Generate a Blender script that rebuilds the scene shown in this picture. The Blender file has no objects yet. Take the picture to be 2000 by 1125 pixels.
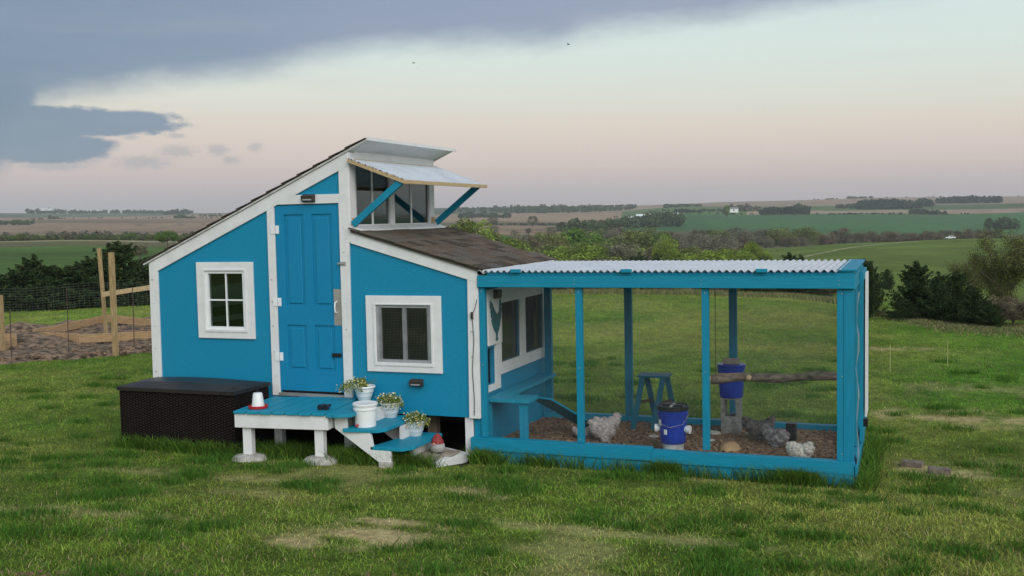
import bpy, bmesh, math, random
import numpy as np
from mathutils import Vector, Matrix, noise as mnoise
from mathutils.geometry import tessellate_polygon
random.seed(7); rng = np.random.default_rng(11)
scene = bpy.context.scene
COL = scene.collection
PI = math.pi

# ---------------------------------------------------------------- camera, world, sun, exposure
F = 2046.93; PITCH, ROLL, YAW = (math.radians(a) for a in (3.7878, -1.15077, 20.6))
CAM = Vector((6.42745, -9.81398, 1.82933))
def cam_axes():
    cy, sy = math.cos(YAW), math.sin(YAW)
    fwd = Vector((-sy, cy, 0)); right = Vector((cy, sy, 0)); up = Vector((0, 0, 1))
    cp, sp = math.cos(PITCH), math.sin(PITCH)
    f2 = fwd*cp-up*sp; u2 = up*cp+fwd*sp
    cr, sr = math.cos(ROLL), math.sin(ROLL)
    return right*cr+u2*sr, u2*cr-right*sr, f2
CR, CU, CF = cam_axes()
cam_data = bpy.data.cameras.new('camera'); cam = bpy.data.objects.new('camera', cam_data); COL.objects.link(cam)
cam_data.sensor_width = 36; cam_data.lens = 36*F/2000
cam_data.clip_start = 0.1; cam_data.clip_end = 12000
cam.matrix_world = Matrix(((CR.x, CU.x, -CF.x, CAM.x), (CR.y, CU.y, -CF.y, CAM.y), (CR.z, CU.z, -CF.z, CAM.z), (0, 0, 0, 1)))
scene.camera = cam

def direction(px, py):
    return (CF*F+CR*(px-1000)-CU*(py-562.5)).normalized()
def azel(px, py):
    d = direction(px, py)
    a = d.x*math.cos(YAW)+d.y*math.sin(YAW); b = -d.x*math.sin(YAW)+d.y*math.cos(YAW)
    return math.atan2(a, b), math.asin(d.z)
def lin(r, g, b):
    f = lambda c: (c/255/12.92) if c/255 <= .04045 else ((c/255+.055)/1.055)**2.4
    return (f(r), f(g), f(b), 1)

world = bpy.data.worlds.new("World"); scene.world = world; world.use_nodes = True
wn = world.node_tree.nodes; wl = world.node_tree.links; wn.clear()
def N(tree, t, **kw):
    n = tree.nodes.new(t)
    for k, v in kw.items():
        if hasattr(n, k): setattr(n, k, v)
    return n
class NB:
    """small maths helper over a node tree"""
    def __init__(s, tree): s.t = tree
    def m(s, op, a, b=0.0, c=0.0, clamp=False):
        n = s.t.nodes.new('ShaderNodeMath'); n.operation = op; n.use_clamp = clamp
        for i, v in enumerate((a, b, c)):
            if isinstance(v, (int, float)): n.inputs[i].default_value = v
            else: s.t.links.new(v, n.inputs[i])
        return n.outputs[0]
    def noise(s, vec, scale, detail=4, rough=.55, dist=0.0):
        n = s.t.nodes.new('ShaderNodeTexNoise'); n.inputs['Scale'].default_value = scale
        n.inputs['Detail'].default_value = detail; n.inputs['Roughness'].default_value = rough
        n.inputs['Distortion'].default_value = dist
        if vec is not None: s.t.links.new(vec, n.inputs['Vector'])
        return n.outputs['Fac']
    def smooth(s, v, lo, hi):
        n = s.t.nodes.new('ShaderNodeMapRange'); n.interpolation_type = 'SMOOTHSTEP'
        s.t.links.new(v, n.inputs[0]); n.inputs[1].default_value = lo; n.inputs[2].default_value = hi
        return n.outputs[0]
    def mix(s, f, a, b, mode='MIX'):
        n = s.t.nodes.new('ShaderNodeMix'); n.data_type = 'RGBA'; n.blend_type = mode
        for i, v in ((0, f), (6, a), (7, b)):
            if isinstance(v, (int, float)): n.inputs[i].default_value = v
            elif isinstance(v, tuple): n.inputs[i].default_value = v if len(v) == 4 else (*v, 1)
            else: s.t.links.new(v, n.inputs[i])
        return n.outputs[2]
    def ramp(s, f, stops, interp='LINEAR'):
        n = s.t.nodes.new('ShaderNodeValToRGB'); n.color_ramp.interpolation = interp
        e = n.color_ramp.elements
        while len(e) < len(stops): e.new(.5)
        for k, (p, c) in enumerate(sorted(stops, key=lambda q: q[0])):
            e[k].position = p; e[k].color = c if len(c) == 4 else (*c, 1)
        s.t.links.new(f, n.inputs[0]); return n.outputs[0]
    def xyz(s, x, y, z):
        n = s.t.nodes.new('ShaderNodeCombineXYZ')
        for i, v in enumerate((x, y, z)):
            if isinstance(v, (int, float)): n.inputs[i].default_value = v
            else: s.t.links.new(v, n.inputs[i])
        return n.outputs[0]
W = NB(world.node_tree)
tc = wn.new('ShaderNodeTexCoord'); sep = wn.new('ShaderNodeSeparateXYZ')
wl.new(tc.outputs['Generated'], sep.inputs[0])
dx, dy, dz = sep.outputs
ca, sa = math.cos(YAW), math.sin(YAW)
A_ = W.m('ADD', W.m('MULTIPLY', dx, ca), W.m('MULTIPLY', dy, sa))
B_ = W.m('ADD', W.m('MULTIPLY', dx, -sa), W.m('MULTIPLY', dy, ca))
az = W.m('ARCTAN2', A_, B_); el = W.m('ARCSINE', dz)
# clear dusk sky: pale mint above, pinkish band, grey-mauve at the horizon, deeper blue overhead
g = W.m('MULTIPLY', el, 1/(PI/2), clamp=True)
tilt = W.m('MULTIPLY', az, -.03)          # band of dusk colour sinks a little to the right
gt = W.m('MULTIPLY', W.m('ADD', el, W.m('MULTIPLY', W.m('SINE', az), .02)), 1/(PI/2), clamp=True)
clear = W.ramp(gt, [(0.0, lin(164, 161, 168)), (.010, lin(176, 167, 172)), (.022, lin(193, 177, 176)), (.040, lin(211, 193, 183)), (.056, lin(215, 203, 189)),
                    (.072, lin(213, 214, 201)), (.095, lin(208, 219, 211)), (.13, lin(206, 222, 219)), (.30, lin(188, 212, 220)), (1.0, lin(140, 168, 196))])
# cloud bank: lower edge as a curve over azimuth
edge = [(-40, 372), (0, 352), (25, 330), (52, 255), (85, 212), (140, 204), (200, 196), (300, 172), (500, 158), (650, 122), (760, 104), (900, 103), (1000, 100), (1080, 102), (1150, 80), (1300, 67), (1500, 38), (1700, 14), (1850, -4), (2000, -20)]
fc = wn.new('ShaderNodeFloatCurve'); cv = fc.mapping.curves[0]
pts = [(0.0, .70), (.30, .30)]
AZ0, AZ1, EL1 = -PI, PI, 1.2
ea = []
for x, y in edge:
    a, e = azel(x, y); ea.append(((a-AZ0)/(AZ1-AZ0), e/EL1))
pts = [(0.0, .75), (.25, .45), (.36, .07)]+ea+[(.62, .36), (.75, .60), (1.0, .75)]
while len(cv.points) < len(pts): cv.points.new(.5, .5)
for p, (a, b) in zip(cv.points, pts): p.location = (a, b); p.handle_type = 'VECTOR'
fc.mapping.update()
wl.new(W.m('DIVIDE', W.m('SUBTRACT', az, AZ0), AZ1-AZ0), fc.inputs['Value'])
edge_el = W.m('MULTIPLY', fc.outputs[0], EL1)
cvec = W.xyz(W.m('MULTIPLY', az, 1.0), W.m('MULTIPLY', el, 2.6), 3.7)
n1 = W.noise(cvec, 9, 6, .6, .3); n2 = W.noise(cvec, 38, 4, .6)
n3 = W.noise(cvec, 110, 5, .7)
wob = W.m('ADD', W.m('MULTIPLY', W.m('SUBTRACT', n1, .5), .018), W.m('MULTIPLY', W.m('SUBTRACT', n2, .5), .0105))
dmain = W.m('ADD', W.m('SUBTRACT', el, edge_el), wob)
mask = W.smooth(dmain, -.008, .026)
def ell(px, py, rx, ry, amp, soft):
    a0, e0 = azel(px, py)
    u = W.m('DIVIDE', W.m('SUBTRACT', az, a0), rx/F); v = W.m('DIVIDE', W.m('SUBTRACT', el, e0), ry/F)
    q = W.m('SQRT', W.m('ADD', W.m('MULTIPLY', u, u), W.m('MULTIPLY', v, v)))
    q = W.m('ADD', q, W.m('MULTIPLY', W.m('SUBTRACT', n2 if rx > 60 else n3, .5), amp))
    return W.smooth(q, 1+soft, 1-soft)
for a in ((115, 238, 205, 27, .9, .14), (240, 232, 84, 15, .8, .2), (70, 286, 140, 30, .9, .2)):
    mask = W.m('MAXIMUM', mask, ell(*a))
for a in ((345, 295, 30, 10, 2.4, .6), (278, 317, 42, 11, 2.4, .6), (425, 293, 19, 10, 2.4, .6), (498, 287, 13, 8, 2.2, .6), (450, 312, 15, 7, 2.2, .6), (110, 322, 50, 9, 2.0, .6), (255, 268, 14, 5, 2.0, .6), (345, 266, 14, 5, 2.0, .6)):
    mask = W.m('MAXIMUM', mask, W.m('MULTIPLY', ell(*a), .4))
lowt = W.smooth(el, .06, .20)
cc = W.mix(lowt, lin(108, 126, 146), lin(132, 145, 168))
cc = W.mix(W.m('MULTIPLY', W.smooth(az, -.12, .35), .7), cc, lin(158, 168, 184))
cc = W.mix(W.m('MULTIPLY', W.smooth(dmain, .075, 0.0), .40), cc, lin(150, 156, 172))
cc = W.mix(W.m('MULTIPLY', W.smooth(az, -.10, -.42), .6), cc, lin(102, 126, 145))
cc = W.mix(W.m('MULTIPLY', W.smooth(n1, .35, .75), .35), cc, lin(136, 148, 168))
skyc = W.mix(mask, clear, cc)
# thin high streaks over the clear part
st = W.noise(W.xyz(W.m('MULTIPLY', az, 1.5), W.m('MULTIPLY', el, 14), 1.0), 3.0, 4, .5)
skyc = W.mix(W.m('MULTIPLY', W.smooth(st, .5, .8), .12), skyc, lin(190, 182, 184))
nish = wn.new('ShaderNodeTexSky'); nish.sky_type = 'NISHITA'; nish.sun_disc = False
SUN_EL, SUN_AZ = math.radians(33), YAW+PI+math.radians(22)      # soft western light behind the camera
sun_dir = Vector((-math.sin(SUN_AZ)*math.cos(SUN_EL), math.cos(SUN_AZ)*math.cos(SUN_EL), math.sin(SUN_EL)))
nish.sun_elevation = SUN_EL; nish.sun_rotation = math.atan2(sun_dir.x, sun_dir.y)
bg = wn.new('ShaderNodeBackground'); bg.inputs[1].default_value = 1.0
bg2 = wn.new('ShaderNodeBackground'); bg2.inputs[1].default_value = 0.008
ad = wn.new('ShaderNodeAddShader'); ow = wn.new('ShaderNodeOutputWorld')
wl.new(skyc, bg.inputs[0]); wl.new(nish.outputs[0], bg2.inputs[0])
wl.new(bg.outputs[0], ad.inputs[0]); wl.new(bg2.outputs[0], ad.inputs[1]); wl.new(ad.outputs[0], ow.inputs[0])
sd = bpy.data.lights.new('sun', 'SUN'); sd.energy = 2.0; sd.angle = math.radians(48); sd.color = (1, .965, .92)
sun = bpy.data.objects.new('sun', sd); COL.objects.link(sun)
sun.rotation_euler = (-sun_dir).to_track_quat('-Z', 'Y').to_euler(); sun.location = (0, -20, 20)
scene.view_settings.view_transform = 'Standard'; scene.view_settings.look = 'None'
scene.view_settings.exposure = 0.12; scene.view_settings.gamma = 1; scene.view_settings.use_curve_mapping = False
scene.render.engine = 'CYCLES'
scene.cycles.max_bounces = 6; scene.cycles.transparent_max_bounces = 12; scene.cycles.volume_bounces = 0

# ---------------------------------------------------------------- materials
MATS = {}
def mat(name, col, rough=.6, noise=0, nscale=8, bump=0, bscale=60, col2=None, metal=0, spec=.4, stretch=None, attr=None, trans=0, objco=True):
    if name in MATS: return MATS[name]
    m = bpy.data.materials.new(name); m.use_nodes = True; t = m.node_tree; b = t.nodes['Principled BSDF']; q = NB(t)
    b.inputs['Roughness'].default_value = rough; b.inputs['Metallic'].default_value = metal
    b.inputs['Specular IOR Level'].default_value = spec
    geo = t.nodes.new('ShaderNodeNewGeometry'); vec = geo.outputs['Position']
    if stretch:
        mp = t.nodes.new('ShaderNodeMapping'); mp.inputs['Scale'].default_value = stretch; t.links.new(vec, mp.inputs[0]); vec = mp.outputs[0]
    c = (*col, 1) if len(col) == 3 else col
    out = None
    if noise or col2:
        f = q.noise(vec, nscale, 5, .6)
        hi = tuple(min(1, v*(1+noise)) for v in c[:3]); lo = tuple(v*(1-noise) for v in c[:3])
        if col2: lo, hi = c[:3], col2[:3]
        out = q.mix(q.smooth(f, .33, .67), lo, hi)
    if attr:
        a = t.nodes.new('ShaderNodeAttribute'); a.attribute_name = attr
        out = q.mix(1.0, a.outputs['Color'], out, 'MULTIPLY') if out is not None else a.outputs['Color']
    if out is None: b.inputs['Base Color'].default_value = c
    else: t.links.new(out, b.inputs['Base Color'])
    if bump:
        bn = t.nodes.new('ShaderNodeBump'); bn.inputs['Strength'].default_value = min(1, bump); bn.inputs['Distance'].default_value = .01
        t.links.new(q.noise(vec, bscale, 4, .6), bn.inputs['Height']); t.links.new(bn.outputs[0], b.inputs['Normal'])
    if trans:
        b.inputs['Subsurface Weight'].default_value = 0
        tr = t.nodes.new('ShaderNodeBsdfTranslucent'); mx = t.nodes.new('ShaderNodeMixShader'); mx.inputs[0].default_value = trans
        o = t.nodes['Material Output']
        if out is not None: t.links.new(out, tr.inputs[0])
        else: tr.inputs[0].default_value = c
        t.links.new(b.outputs[0], mx.inputs[1]); t.links.new(tr.outputs[0], mx.inputs[2]); t.links.new(mx.outputs[0], o.inputs[0])
    MATS[name] = m; return m
BLUE = (.004, .222, .385)
def painted_blue(name, base, grain, amount=.10):
    """painted plywood / lumber: brushed grain, slight fading and grime"""
    m = bpy.data.materials.new(name); m.use_nodes = True; t = m.node_tree; b = t.nodes['Principled BSDF']; q = NB(t)
    geo = t.nodes.new('ShaderNodeNewGeometry'); mp = t.nodes.new('ShaderNodeMapping'); mp.inputs['Scale'].default_value = grain
    t.links.new(geo.outputs['Position'], mp.inputs[0])
    g1 = q.noise(mp.outputs[0], 3, 6, .65); g2 = q.noise(geo.outputs['Position'], 1.7, 5, .6); g3 = q.noise(geo.outputs['Position'], 90, 2, .5)
    c = q.mix(q.smooth(g1, .3, .7), tuple(v*(1-amount) for v in base), tuple(v*(1+amount) for v in base))
    pale = tuple(.80*v+.20*k for v, k in zip(base, (.08, .26, .36)))
    c = q.mix(q.m('MULTIPLY', q.smooth(g2, .45, .8), .3), c, pale)
    t.links.new(c, b.inputs['Base Color'])
    t.links.new(q.m('ADD', q.m('MULTIPLY', g1, .25), .42), b.inputs['Roughness']); b.inputs['Specular IOR Level'].default_value = .3
    bn = t.nodes.new('ShaderNodeBump'); bn.inputs['Strength'].default_value = .55; bn.inputs['Distance'].default_value = .004
    t.links.new(q.m('ADD', g1, q.m('MULTIPLY', g3, .5)), bn.inputs['Height']); t.links.new(bn.outputs[0], b.inputs['Normal'])
    MATS[name] = m; return m
def painted_white(name, base=(.745, .735, .74)):
    m = bpy.data.materials.new(name); m.use_nodes = True; t = m.node_tree; b = t.nodes['Principled BSDF']; q = NB(t)
    geo = t.nodes.new('ShaderNodeNewGeometry')
    g2 = q.noise(geo.outputs['Position'], 6, 6, .7); g3 = q.noise(geo.outputs['Position'], 40, 3, .6)
    c = q.mix(q.smooth(g2, .35, .75), base, tuple(v*.88 for v in base))
    c = q.mix(q.m('MULTIPLY', q.smooth(g3, .66, .78), .35), c, (.38, .35, .30))
    t.links.new(c, b.inputs['Base Color']); b.inputs['Roughness'].default_value = .55
    bn = t.nodes.new('ShaderNodeBump'); bn.inputs['Strength'].default_value = .35; bn.inputs['Distance'].default_value = .003
    t.links.new(g3, bn.inputs['Height']); t.links.new(bn.outputs[0], b.inputs['Normal'])
    MATS[name] = m; return m
M_wall = painted_blue('blue_stucco_plywood', BLUE, (6, 6, 26), .08)
M_blue = painted_blue('blue_lumber', (.004, .228, .360), (1.2, 8, 30), .12)
M_bluev = painted_blue('blue_lumber_upright', (.004, .215, .345), (24, 24, 1.2), .12)
M_stool = painted_blue('blue_stool', (.006, .105, .165), (20, 20, 2), .12)
M_door = painted_blue('blue_door', (.003, .205, .390), (30, 4, 2), .07)
M_deck = painted_blue('blue_deck', (.008, .245, .370), (26, 1.5, 4), .14)
M_white = painted_white('white_trim')
M_vinyl = mat('white_vinyl', (.78, .79, .80), .35, noise=.04)
M_greyfr = mat('grey_window_frame', (.30, .31, .32), .5, noise=.12)
M_scr = mat('screen_wire', (.07, .07, .07), .6, noise=.2)
M_metal = mat('satin_metal', (.45, .43, .40), .4, noise=.1, metal=.6)
M_dark = mat('dark_bronze', (.045, .034, .028), .5, noise=.2)
M_black = mat('black_plastic', (.012, .012, .013), .45, noise=.2)
M_int = mat('plywood_interior', (.14, .11, .08), .8, noise=.2)
M_shin = [mat('shingle_%s' % n, c, .92, noise=.28, nscale=70, bump=.8, bscale=220, spec=.15) for n, c in
          (('brown', (.122, .094, .074)), ('taupe', (.155, .125, .102)), ('dark', (.082, .064, .052)), ('rusty', (.142, .104, .078)), ('grey', (.132, .114, .098)))]
M_pine = mat('raw_pine', (.56, .41, .23), .7, col2=(.42, .29, .15), nscale=7, bump=.4, bscale=30, stretch=(2, 2, 8))
M_post = mat('treated_pine', (.42, .30, .15), .8, col2=(.28, .185, .09), nscale=6, bump=.5, bscale=20, stretch=(8, 8, 1))
M_board = mat('garden_board', (.45, .29, .15), .8, col2=(.32, .20, .10), nscale=5, bump=.4, bscale=20, stretch=(1, 1, 8))
M_conc = mat('concrete', (.40, .38, .34), .9, noise=.22, nscale=14, bump=.7, bscale=70)
M_cinder = mat('cinder_block', (.24, .24, .23), .95, noise=.25, nscale=20, bump=.9, bscale=90)
M_paver = mat('paver', (.30, .25, .20), .9, noise=.2, nscale=20, bump=.6, bscale=80)
M_pot = mat('white_pot', (.76, .77, .785), .4, noise=.05)
M_bucket = mat('white_plastic', (.78, .79, .79), .38, noise=.05, nscale=5)
M_red = mat('red_plastic', (.48, .02, .025), .4, noise=.1)
M_bb = mat('blue_plastic', (.012, .045, .36), .35, noise=.12)
M_pvc = mat('pvc_white', (.75, .76, .76), .3, noise=.04)
M_clear = mat('frosted_plastic', (.42, .44, .45), .35, noise=.2)
M_wire = mat('galvanised_wire', (.20, .205, .21), .6, metal=.3, noise=.2)
M_fwire = mat('fence_wire', (.13, .14, .13), .6, metal=.3, noise=.2)
M_rust = mat('rusty_steel', (.07, .045, .035), .8, noise=.3)
M_bark = mat('bark', (.10, .078, .060), .95, noise=.4, nscale=16, bump=1, bscale=40, stretch=(1, 1, .5))
M_logm = mat('log_bark', (.24, .19, .145), .95, col2=(.085, .068, .056), nscale=30, bump=1, bscale=60, stretch=(.35, 1, 1))
M_cut = mat('cut_wood', (.45, .33, .18), .8, noise=.15)
M_litter = mat('wood_litter', (.46, .28, .16), .95, col2=(.19, .11, .062), nscale=45, bump=1, bscale=60)
M_chip = mat('chip', (.5, .5, .5), .9, attr='tint', noise=.25, nscale=50)
M_oldbrick = mat('old_brick', (.17, .135, .11), .95, noise=.35, nscale=22, bump=.9, bscale=70)
M_gnome = mat('gnome_stone', (.36, .35, .34), .85, noise=.25, nscale=50, bump=.8, bscale=90)
M_gred = mat('gnome_hat', (.26, .035, .035), .7, noise=.25, nscale=40)
M_skin = mat('gnome_nose', (.42, .22, .17), .7, noise=.1)
M_teal = mat('teal_sign', (.012, .105, .125), .6, noise=.35, nscale=30)
M_soil = mat('soil', (.050, .032, .022), .95, col2=(.30, .20, .13), nscale=7, bump=1, bscale=30)
M_leafpot = mat('flower_leaf', (.13, .17, .035), .7, attr='tint')
M_blade = mat('grass_blades', (1, 1, 1), .75, attr='tint', spec=.15, trans=.25)
M_leaf = mat('foliage', (1, 1, 1), .85, attr='tint', spec=.1, trans=.2)
M_tan = mat('tan_bowl', (.36, .24, .12), .7, noise=.15)
M_farw = mat('far_white', (.75, .77, .78), .6, noise=.05)
M_farr = mat('far_roof', (.20, .20, .21), .7, noise=.1)
M_bird = mat('bird_dark', (.03, .03, .035), .8, noise=.2)
M_yel = mat('yellow_stake', (.38, .37, .15), .6, noise=.1)
M_sheet = mat('clear_sheet', (.24, .33, .38), .35, noise=.15, nscale=9)
def corr_mat():
    m = bpy.data.materials.new('corrugated_white'); m.use_nodes = True; t = m.node_tree; b = t.nodes['Principled BSDF']; q = NB(t)
    geo = t.nodes.new('ShaderNodeNewGeometry'); g = q.noise(geo.outputs['Position'], 3, 6, .7)
    c = q.mix(q.smooth(g, .3, .75), (.80, .83, .88), (.64, .67, .73)); t.links.new(c, b.inputs['Base Color'])
    b.inputs['Roughness'].default_value = .35
    tr = t.nodes.new('ShaderNodeBsdfTranslucent'); t.links.new(c, tr.inputs[0]); mx = t.nodes.new('ShaderNodeMixShader'); mx.inputs[0].default_value = .3
    t.links.new(b.outputs[0], mx.inputs[1]); t.links.new(tr.outputs[0], mx.inputs[2]); t.links.new(mx.outputs[0], t.nodes['Material Output'].inputs[0])
    return m
M_corr = corr_mat()
def glass_mat(name, tint, fac):
    m = bpy.data.materials.new(name); m.use_nodes = True; t = m.node_tree; t.nodes.remove(t.nodes['Principled BSDF'])
    tr = t.nodes.new('ShaderNodeBsdfTransparent'); tr.inputs[0].default_value = (*tint, 1)
    gl = t.nodes.new('ShaderNodeBsdfGlossy'); gl.inputs['Roughness'].default_value = .04; gl.inputs[0].default_value = (.66, .76, .74, 1)
    lw = t.nodes.new('ShaderNodeLayerWeight'); lw.inputs[0].default_value = .35; q = NB(t)
    f = q.m('ADD', q.m('MULTIPLY', q.m('POWER', lw.outputs['Facing'], 2.0), .35), fac, clamp=True)
    mx = t.nodes.new('ShaderNodeMixShader'); t.links.new(f, mx.inputs[0]); t.links.new(tr.outputs[0], mx.inputs[1]); t.links.new(gl.outputs[0], mx.inputs[2])
    t.links.new(mx.outputs[0], t.nodes['Material Output'].inputs[0]); return m
M_glass = glass_mat('window_glass', (.36, .42, .40), .15)
def wicker_mat():
    m = bpy.data.materials.new('wicker_weave'); m.use_nodes = True; t = m.node_tree; b = t.nodes['Principled BSDF']; q = NB(t)
    geo = t.nodes.new('ShaderNodeNewGeometry'); sp = t.nodes.new('ShaderNodeSeparateXYZ'); t.links.new(geo.outputs['Position'], sp.inputs[0])
    u = q.m('ADD', sp.outputs[0], q.m('MULTIPLY', sp.outputs[1], 1.0))
    a = q.m('SINE', q.m('MULTIPLY', u, 2*PI/.075)); c = q.m('SINE', q.m('ADD', q.m('MULTIPLY', sp.outputs[2], 2*PI/.028), q.m('MULTIPLY', q.m('SIGN', a), PI/2)))
    h = q.m('MULTIPLY', q.m('ABSOLUTE', a), q.m('ADD', q.m('MULTIPLY', c, .5), .5))
    col = q.mix(h, (.003, .002, .002), (.030, .019, .015)); t.links.new(col, b.inputs['Base Color']); b.inputs['Roughness'].default_value = .75; b.inputs['Specular IOR Level'].default_value = .15
    bn = t.nodes.new('ShaderNodeBump'); bn.inputs['Strength'].default_value = 1; bn.inputs['Distance'].default_value = .008
    t.links.new(h, bn.inputs['Height']); t.links.new(bn.outputs[0], b.inputs['Normal']); return m
M_wick = wicker_mat()
M_lid = mat('brown_resin', (.022, .017, .016), .42, noise=.2, nscale=10, bump=.3, bscale=60)

# ---------------------------------------------------------------- mesh helpers
ORIG = {}
class MB:
    def __init__(s): s.v = []; s.f = []; s.smooth = False
    def add(s, vs, fs):
        o = len(s.v); s.v += [tuple(v) for v in vs]; s.f += [tuple(i+o for i in f) for f in fs]; return s
    def box(s, x0, x1, y0, y1, z0, z1):
        return s.add([(x, y, z) for z in (z0, z1) for y in (y0, y1) for x in (x0, x1)],
                     [(0, 2, 3, 1), (4, 5, 7, 6), (0, 1, 5, 4), (1, 3, 7, 5), (3, 2, 6, 7), (2, 0, 4, 6)])
    def beam(s, p, q, w, h, up=(0, 0, 1)):
        p, q = Vector(p), Vector(q); d = (q-p).normalized(); sd_ = d.cross(Vector(up))
        sd_ = sd_.normalized() if sd_.length > 1e-5 else Vector((1, 0, 0)); u = sd_.cross(d).normalized()
        vs = [c+sd_*a*w/2+u*b*h/2 for c in (p, q) for a, b in ((-1, -1), (1, -1), (1, 1), (-1, 1))]
        return s.add(vs, [(3, 2, 1, 0), (4, 5, 6, 7), (0, 1, 5, 4), (1, 2, 6, 5), (2, 3, 7, 6), (3, 0, 4, 7)])
    def prism(s, poly, a, b, axis='y', holes=()):
        def P(u, v, w): return {'y': (u, w, v), 'x': (w, u, v), 'z': (u, v, w)}[axis]
        loops = [poly]+list(holes); flat = [p for l in loops for p in l]
        tris = tessellate_polygon([[Vector((p[0], p[1], 0)) for p in l] for l in loops])
        n = len(flat); vs = [P(*p, a) for p in flat]+[P(*p, b) for p in flat]
        fs = [tuple(t) for t in tris]+[tuple(n+i for i in reversed(t)) for t in tris]
        o = 0
        for l in loops:
            k = len(l)
            for i in range(k): j = (i+1) % k; fs.append((o+i, o+j, n+o+j, n+o+i))
            o += k
        return s.add(vs, fs)
    def tube(s, pts_, rad, n=8, caps=True):
        pts_ = [Vector(p) for p in pts_]; k = len(pts_)
        if isinstance(rad, (int, float)): rad = [rad]*k
        vs = []; ref = None
        for i, p in enumerate(pts_):
            d = (pts_[min(i+1, k-1)]-pts_[max(i-1, 0)]).normalized()
            if ref is None: ref = d.orthogonal().normalized()
            ref = (ref-d*ref.dot(d)).normalized(); bt = d.cross(ref)
            vs += [p+(ref*math.cos(2*PI*j/n)+bt*math.sin(2*PI*j/n))*rad[i] for j in range(n)]
        fs = [(i*n+j, i*n+(j+1) % n, (i+1)*n+(j+1) % n, (i+1)*n+j) for i in range(k-1) for j in range(n)]
        if caps: fs += [tuple(reversed(range(n))), tuple((k-1)*n+j for j in range(n))]
        return s.add(vs, fs)
    def lathe(s, prof, c, n=24, sx=1, sy=1):
        vs = [(c[0]+r*math.cos(2*PI*j/n)*sx, c[1]+r*math.sin(2*PI*j/n)*sy, c[2]+z) for r, z in prof for j in range(n)]
        k = len(prof)
        fs = [(i*n+j, i*n+(j+1) % n, (i+1)*n+(j+1) % n, (i+1)*n+j) for i in range(k-1) for j in range(n)]
        fs += [tuple(reversed(range(n))), tuple((k-1)*n+j for j in range(n))]
        return s.add(vs, fs)
    def blob(s, c, r, n=10, m=7, jit=0):
        vs = []; 
        for i in range(m+1):
            t = PI*i/m
            for j in range(n):
                a = 2*PI*j/n; k = 1+random.uniform(-jit, jit)
                vs.append((c[0]+r[0]*k*math.sin(t)*math.cos(a), c[1]+r[1]*k*math.sin(t)*math.sin(a), c[2]+r[2]*k*math.cos(t)))
        fs = [(i*n+j, (i+1)*n+j, (i+1)*n+(j+1) % n, i*n+(j+1) % n) for i in range(m) for j in range(n)]
        return s.add(vs, fs)
    def rot(s, ang, c):
        ca_, sa_ = math.cos(ang), math.sin(ang)
        s.v = [(c[0]+(x-c[0])*ca_-(y-c[1])*sa_, c[1]+(x-c[0])*sa_+(y-c[1])*ca_, z) for x, y, z in s.v]; return s
    def build(s, name, material, parent=None, bevel=0, **kw):
        me = bpy.data.meshes.new(name); o = bpy.data.objects.new(name, me)
        if parent is not None: og = ORIG[parent]
        else: og = kw.get('origin') or (0, 0, 0)
        me.from_pydata([(x-og[0], y-og[1], z-og[2]) for x, y, z in s.v], [], s.f); me.validate()
        bm = bmesh.new(); bm.from_mesh(me)
        bmesh.ops.recalc_face_normals(bm, faces=bm.faces)
        if bevel: bmesh.ops.bevel(bm, geom=[e for e in bm.edges if len(e.link_faces) == 2 and e.calc_face_angle(0) > .6], offset=bevel, segments=1, affect='EDGES', clamp_overlap=True)
        bm.to_mesh(me); bm.free()
        if s.smooth:
            for p in me.polygons: p.use_smooth = True
        me.materials.append(material); COL.objects.link(o)
        ORIG[o] = og
        if parent is not None: o.parent = parent
        else: o.location = og
        return o
def thing(name, label, cat, loc=(0, 0, 0), group=None):
    o = bpy.data.objects.new(name, None); o.empty_display_size = .1; o.location = loc; COL.objects.link(o)
    o['label'] = label; o['category'] = cat
    if group: o['group'] = group
    ORIG[o] = tuple(loc); return o
def tag(o, label, cat, group=None, kind=None):
    o['label'] = label; o['category'] = cat
    if group: o['group'] = group
    if kind: o['kind'] = kind
    return o
def structure(o): o['kind'] = 'structure'; return o
def B(x0, x1, y0, y1, z0, z1): return MB().box(x0, x1, y0, y1, z0, z1)
def smooth_mb():
    m = MB(); m.smooth = True; return m
def set_tint(me, cols):
    a = me.color_attributes.new('tint', 'FLOAT_COLOR', 'CORNER')
    a.data.foreach_set('color', np.asarray(cols, dtype=np.float32).ravel())
def np_mesh(name, verts, faces, tint_per_face, material, smooth=False):
    """verts (n,3), faces (m,3 or 4) int, tint (m,3)"""
    me = bpy.data.meshes.new(name); k = faces.shape[1]; m = len(faces)
    me.vertices.add(len(verts)); me.vertices.foreach_set('co', np.asarray(verts, np.float32).ravel())
    me.loops.add(m*k); me.loops.foreach_set('vertex_index', faces.astype(np.int32).ravel())
    me.polygons.add(m); me.polygons.foreach_set('loop_start', np.arange(0, m*k, k, dtype=np.int32))
    me.update(calc_edges=True)
    if tint_per_face is not None:
        c = np.ones((m, k, 4), np.float32); c[:, :, :3] = tint_per_face[:, None, :]; set_tint(me, c)
    me.materials.append(material)
    if smooth: me.polygons.foreach_set('use_smooth', np.ones(m, bool))
    return me
def link_mesh(name, me, parent=None, loc=None):
    o = bpy.data.objects.new(name, me); COL.objects.link(o)
    if parent is not None: o.parent = parent
    if loc is not None: o.location = loc
    return o

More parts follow.
